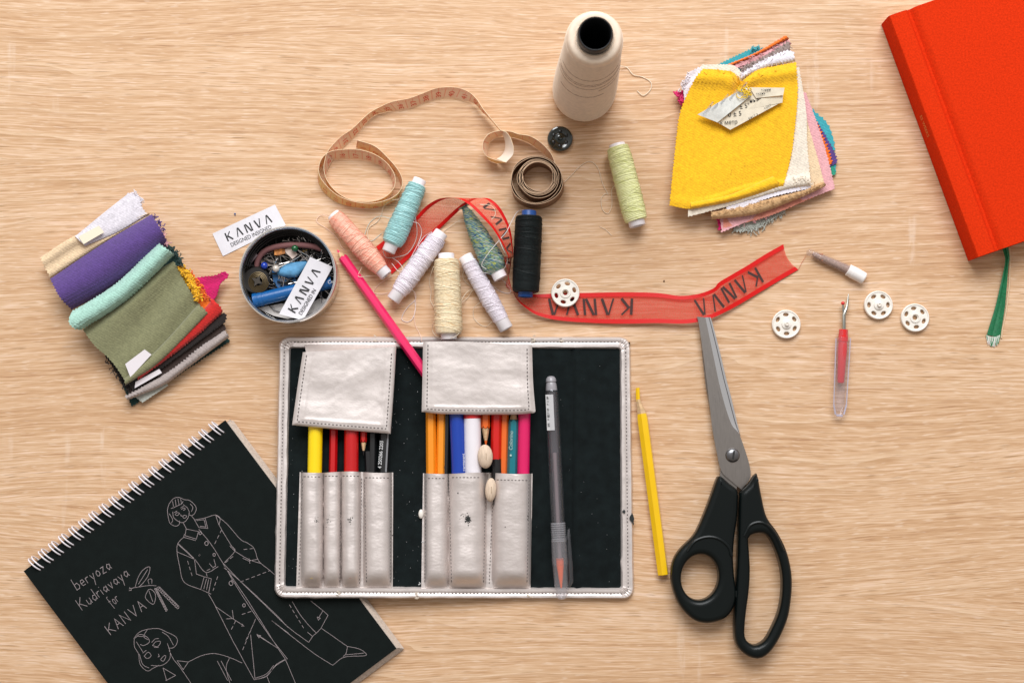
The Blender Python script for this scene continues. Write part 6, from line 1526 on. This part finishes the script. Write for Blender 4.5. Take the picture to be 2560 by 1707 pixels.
# ------------------------------------------------------------------ seam ripper
sr_ = thing('seam_ripper', 'red seam ripper in a clear cap pointing up near the snap fasteners', 'seam ripper', *cE(680, 900))
rp_ = simple('red_plastic', (.66, .012, .012), .3, coat=.3)
a, b = P(*cE(690, 735), 4.5), P(*cE(668, 1137), 4.5); t = (b-a).normalized(); q_ = (b-a).length
mb = MB(); mb.lathe(a, t, [(0, .0026), (.0002, .0028), (.004, .0029), (.0042, .0031), (.0075, .0031), (.0078, .0028), (.012, .0030), (q_-.001, .0022), (q_, .0017)], 20, cap0=True, cap1=True); mb.build('grip', rp_, sr_)
mb = MB(); mb.tube([P(*cE(693, 737), 4.5), P(*cE(692, 625), 4.3), P(*cE(702, 600), 4.2), P(*cE(714, 570), 4.0), P(*cE(722, 520), 3.8), P(*cE(727, 468), 3.4)], [.0012, .0012, .0011, .0009, .0007, .0003], 8)
mb.tube([P(*cE(694, 618), 4.3), P(*cE(688, 590), 4.3), P(*cE(685, 545), 4.3)], [.0010, .0008, .0006], 8)
mb.build('fork', simple('ripper_steel', (.42, .42, .38), .28, metal=1), sr_)
mb = MB(); mb.ball(P(*cE(685, 537), 4.3), .0012, seg=14); mb.build('safety_ball', rp_, sr_)
mb = MB(); ctr = [cE(690, 738), cE(690, 790), cE(688, 795), cE(682, 900), cE(672, 1100), cE(663, 1290), cE(660, 1350), cE(658, 1388)]; wd_ = [36, 38, 55, 55, 51, 46, 32, 22]
rows = []
for (x, y), w in zip(ctr, wd_):
    hw = w/3.015; zc_ = 4.5; hz = min(3.9, hw/4*.9)
    rows.append([P(x+hw*math.copysign(abs(math.cos(k*math.pi/8))**.5, math.cos(k*math.pi/8)), y, zc_+hz*math.copysign(abs(math.sin(k*math.pi/8))**.5, math.sin(k*math.pi/8))) for k in range(16)])
mb.grid(rows, 0, cv=True); rows = []
for (x, y), w in zip(ctr[:-1], wd_):
    hw = w/3.015*.72; hz = min(3.0, hw/4*.9); rows.append([P(x+hw*math.cos(k*math.pi/8), y, 4.5+hz*math.sin(k*math.pi/8)) for k in range(16)])
mb.grid(rows, 0, cv=True)
mb.build('clear_cap', clear_plastic('clear_cap_plastic', (.985, .98, .99), .035, (.85, .84, .95)), sr_, ang=50)
mb = MB(); mb.tube([P(*cE(634, 1380), 4), P(*cE(683, 1384), 4)], .0007, 6); mb.tube([P(*cE(617, 1300), 4.5), P(*cE(630, 1375), 4.2)], .0006, 6); mb.tube([P(*cE(712, 1300), 4.5), P(*cE(692, 1375), 4.2)], .0006, 6)
for x0, x1 in ((634, 617), (742, 712)): mb.tube([P(*cE(x0, 800), 5), P(*cE((x0+x1)/2, 1050), 5.5), P(*cE(x1, 1300), 4.6)], .0004, 6)
mb.build('cap_edge', clear_plastic('clear_edge', (.85, .85, .95), .5, (.72, .72, .85)), sr_)

# ------------------------------------------------------------------ glass vial
vi = thing('glass_vial', 'small glass vial of brown leads with a white cap beyond the ribbon end', 'vial', *cE(640, 250))
a, b = P(*cE(412, 145), 2.8), P(*cE(735, 290), 3.0); t = (b-a).normalized(); q_ = (b-a).length
mb = MB(); mb.lathe(a, t, [(0, .0004), (.0004, .0014), (.001, .0021), (.004, .0023), (.010, .0026), (q_, .0032)], 24); mb.build('glass', clear_plastic('vial_glass', (.94, .92, .91), .10, (.75, .66, .62)), vi)
mb = MB(); random.seed(5); mb.lathe(a, t, [(.004, .0008), (.006, .0017), (.012, .0021), (q_, .0026)], 18, 3, cap0=True)
for k in range(30):
    s = random.uniform(.006, q_-.001); rr = .0020; n_ = t.cross(Z).normalized(); c_ = a+t*s+n_*random.uniform(-rr, rr)*.75+Z*random.uniform(-rr, rr)*.6
    d = (t+n_*random.uniform(-.8, .8)).normalized()*random.uniform(.001, .0022); mb.tube([c_-d, c_+d], .00075, 6, k % 3)
mb.build('leads', [simple('brown_lead', (.22, .12, .08), .6), simple('mauve_lead', (.42, .28, .23), .6), simple('rust_lead', (.42, .16, .08), .7), simple('lead_dust', (.36, .24, .20), .7, var=.3, vs=900)], vi)
b2 = P(*cE(848, 352), 3.2); a2 = P(*cE(722, 284), 3.1); t2 = (b2-a2).normalized(); q2 = (b2-a2).length
mb = MB(); mb.lathe(a2, t2, [(0, .0033), (.0003, .0038), (.0030, .0038), (.0031, .0040), (q2-.0006, .0038), (q2, .0032)], 28, cap0=True, cap1=True); mb.build('cap', simple('vial_cap_white', (.86, .82, .80), .4), vi)
# loose hair-like threads and crumbs
mb = MB(); mb.tube([P(*cB(2168, 270), .6), P(*cB(2190, 225), .5), P(*cB(2222, 172), 1)], .0001, 4); tag(mb.build('thread_snippet', simple('red_hair_thread', (.55, .10, .06), .6)), 'hair thin red thread between ribbon end and glass vial', 'thread')
mb = MB(); mb.ball(P(*cB(1205, 352), .3), .0005, .0008, .0003, seg=8); tag(mb.build('crumb', simple('brown_crumb', (.16, .08, .04), .9)), 'tiny brown crumb on the wood above the ribbon', 'crumb')
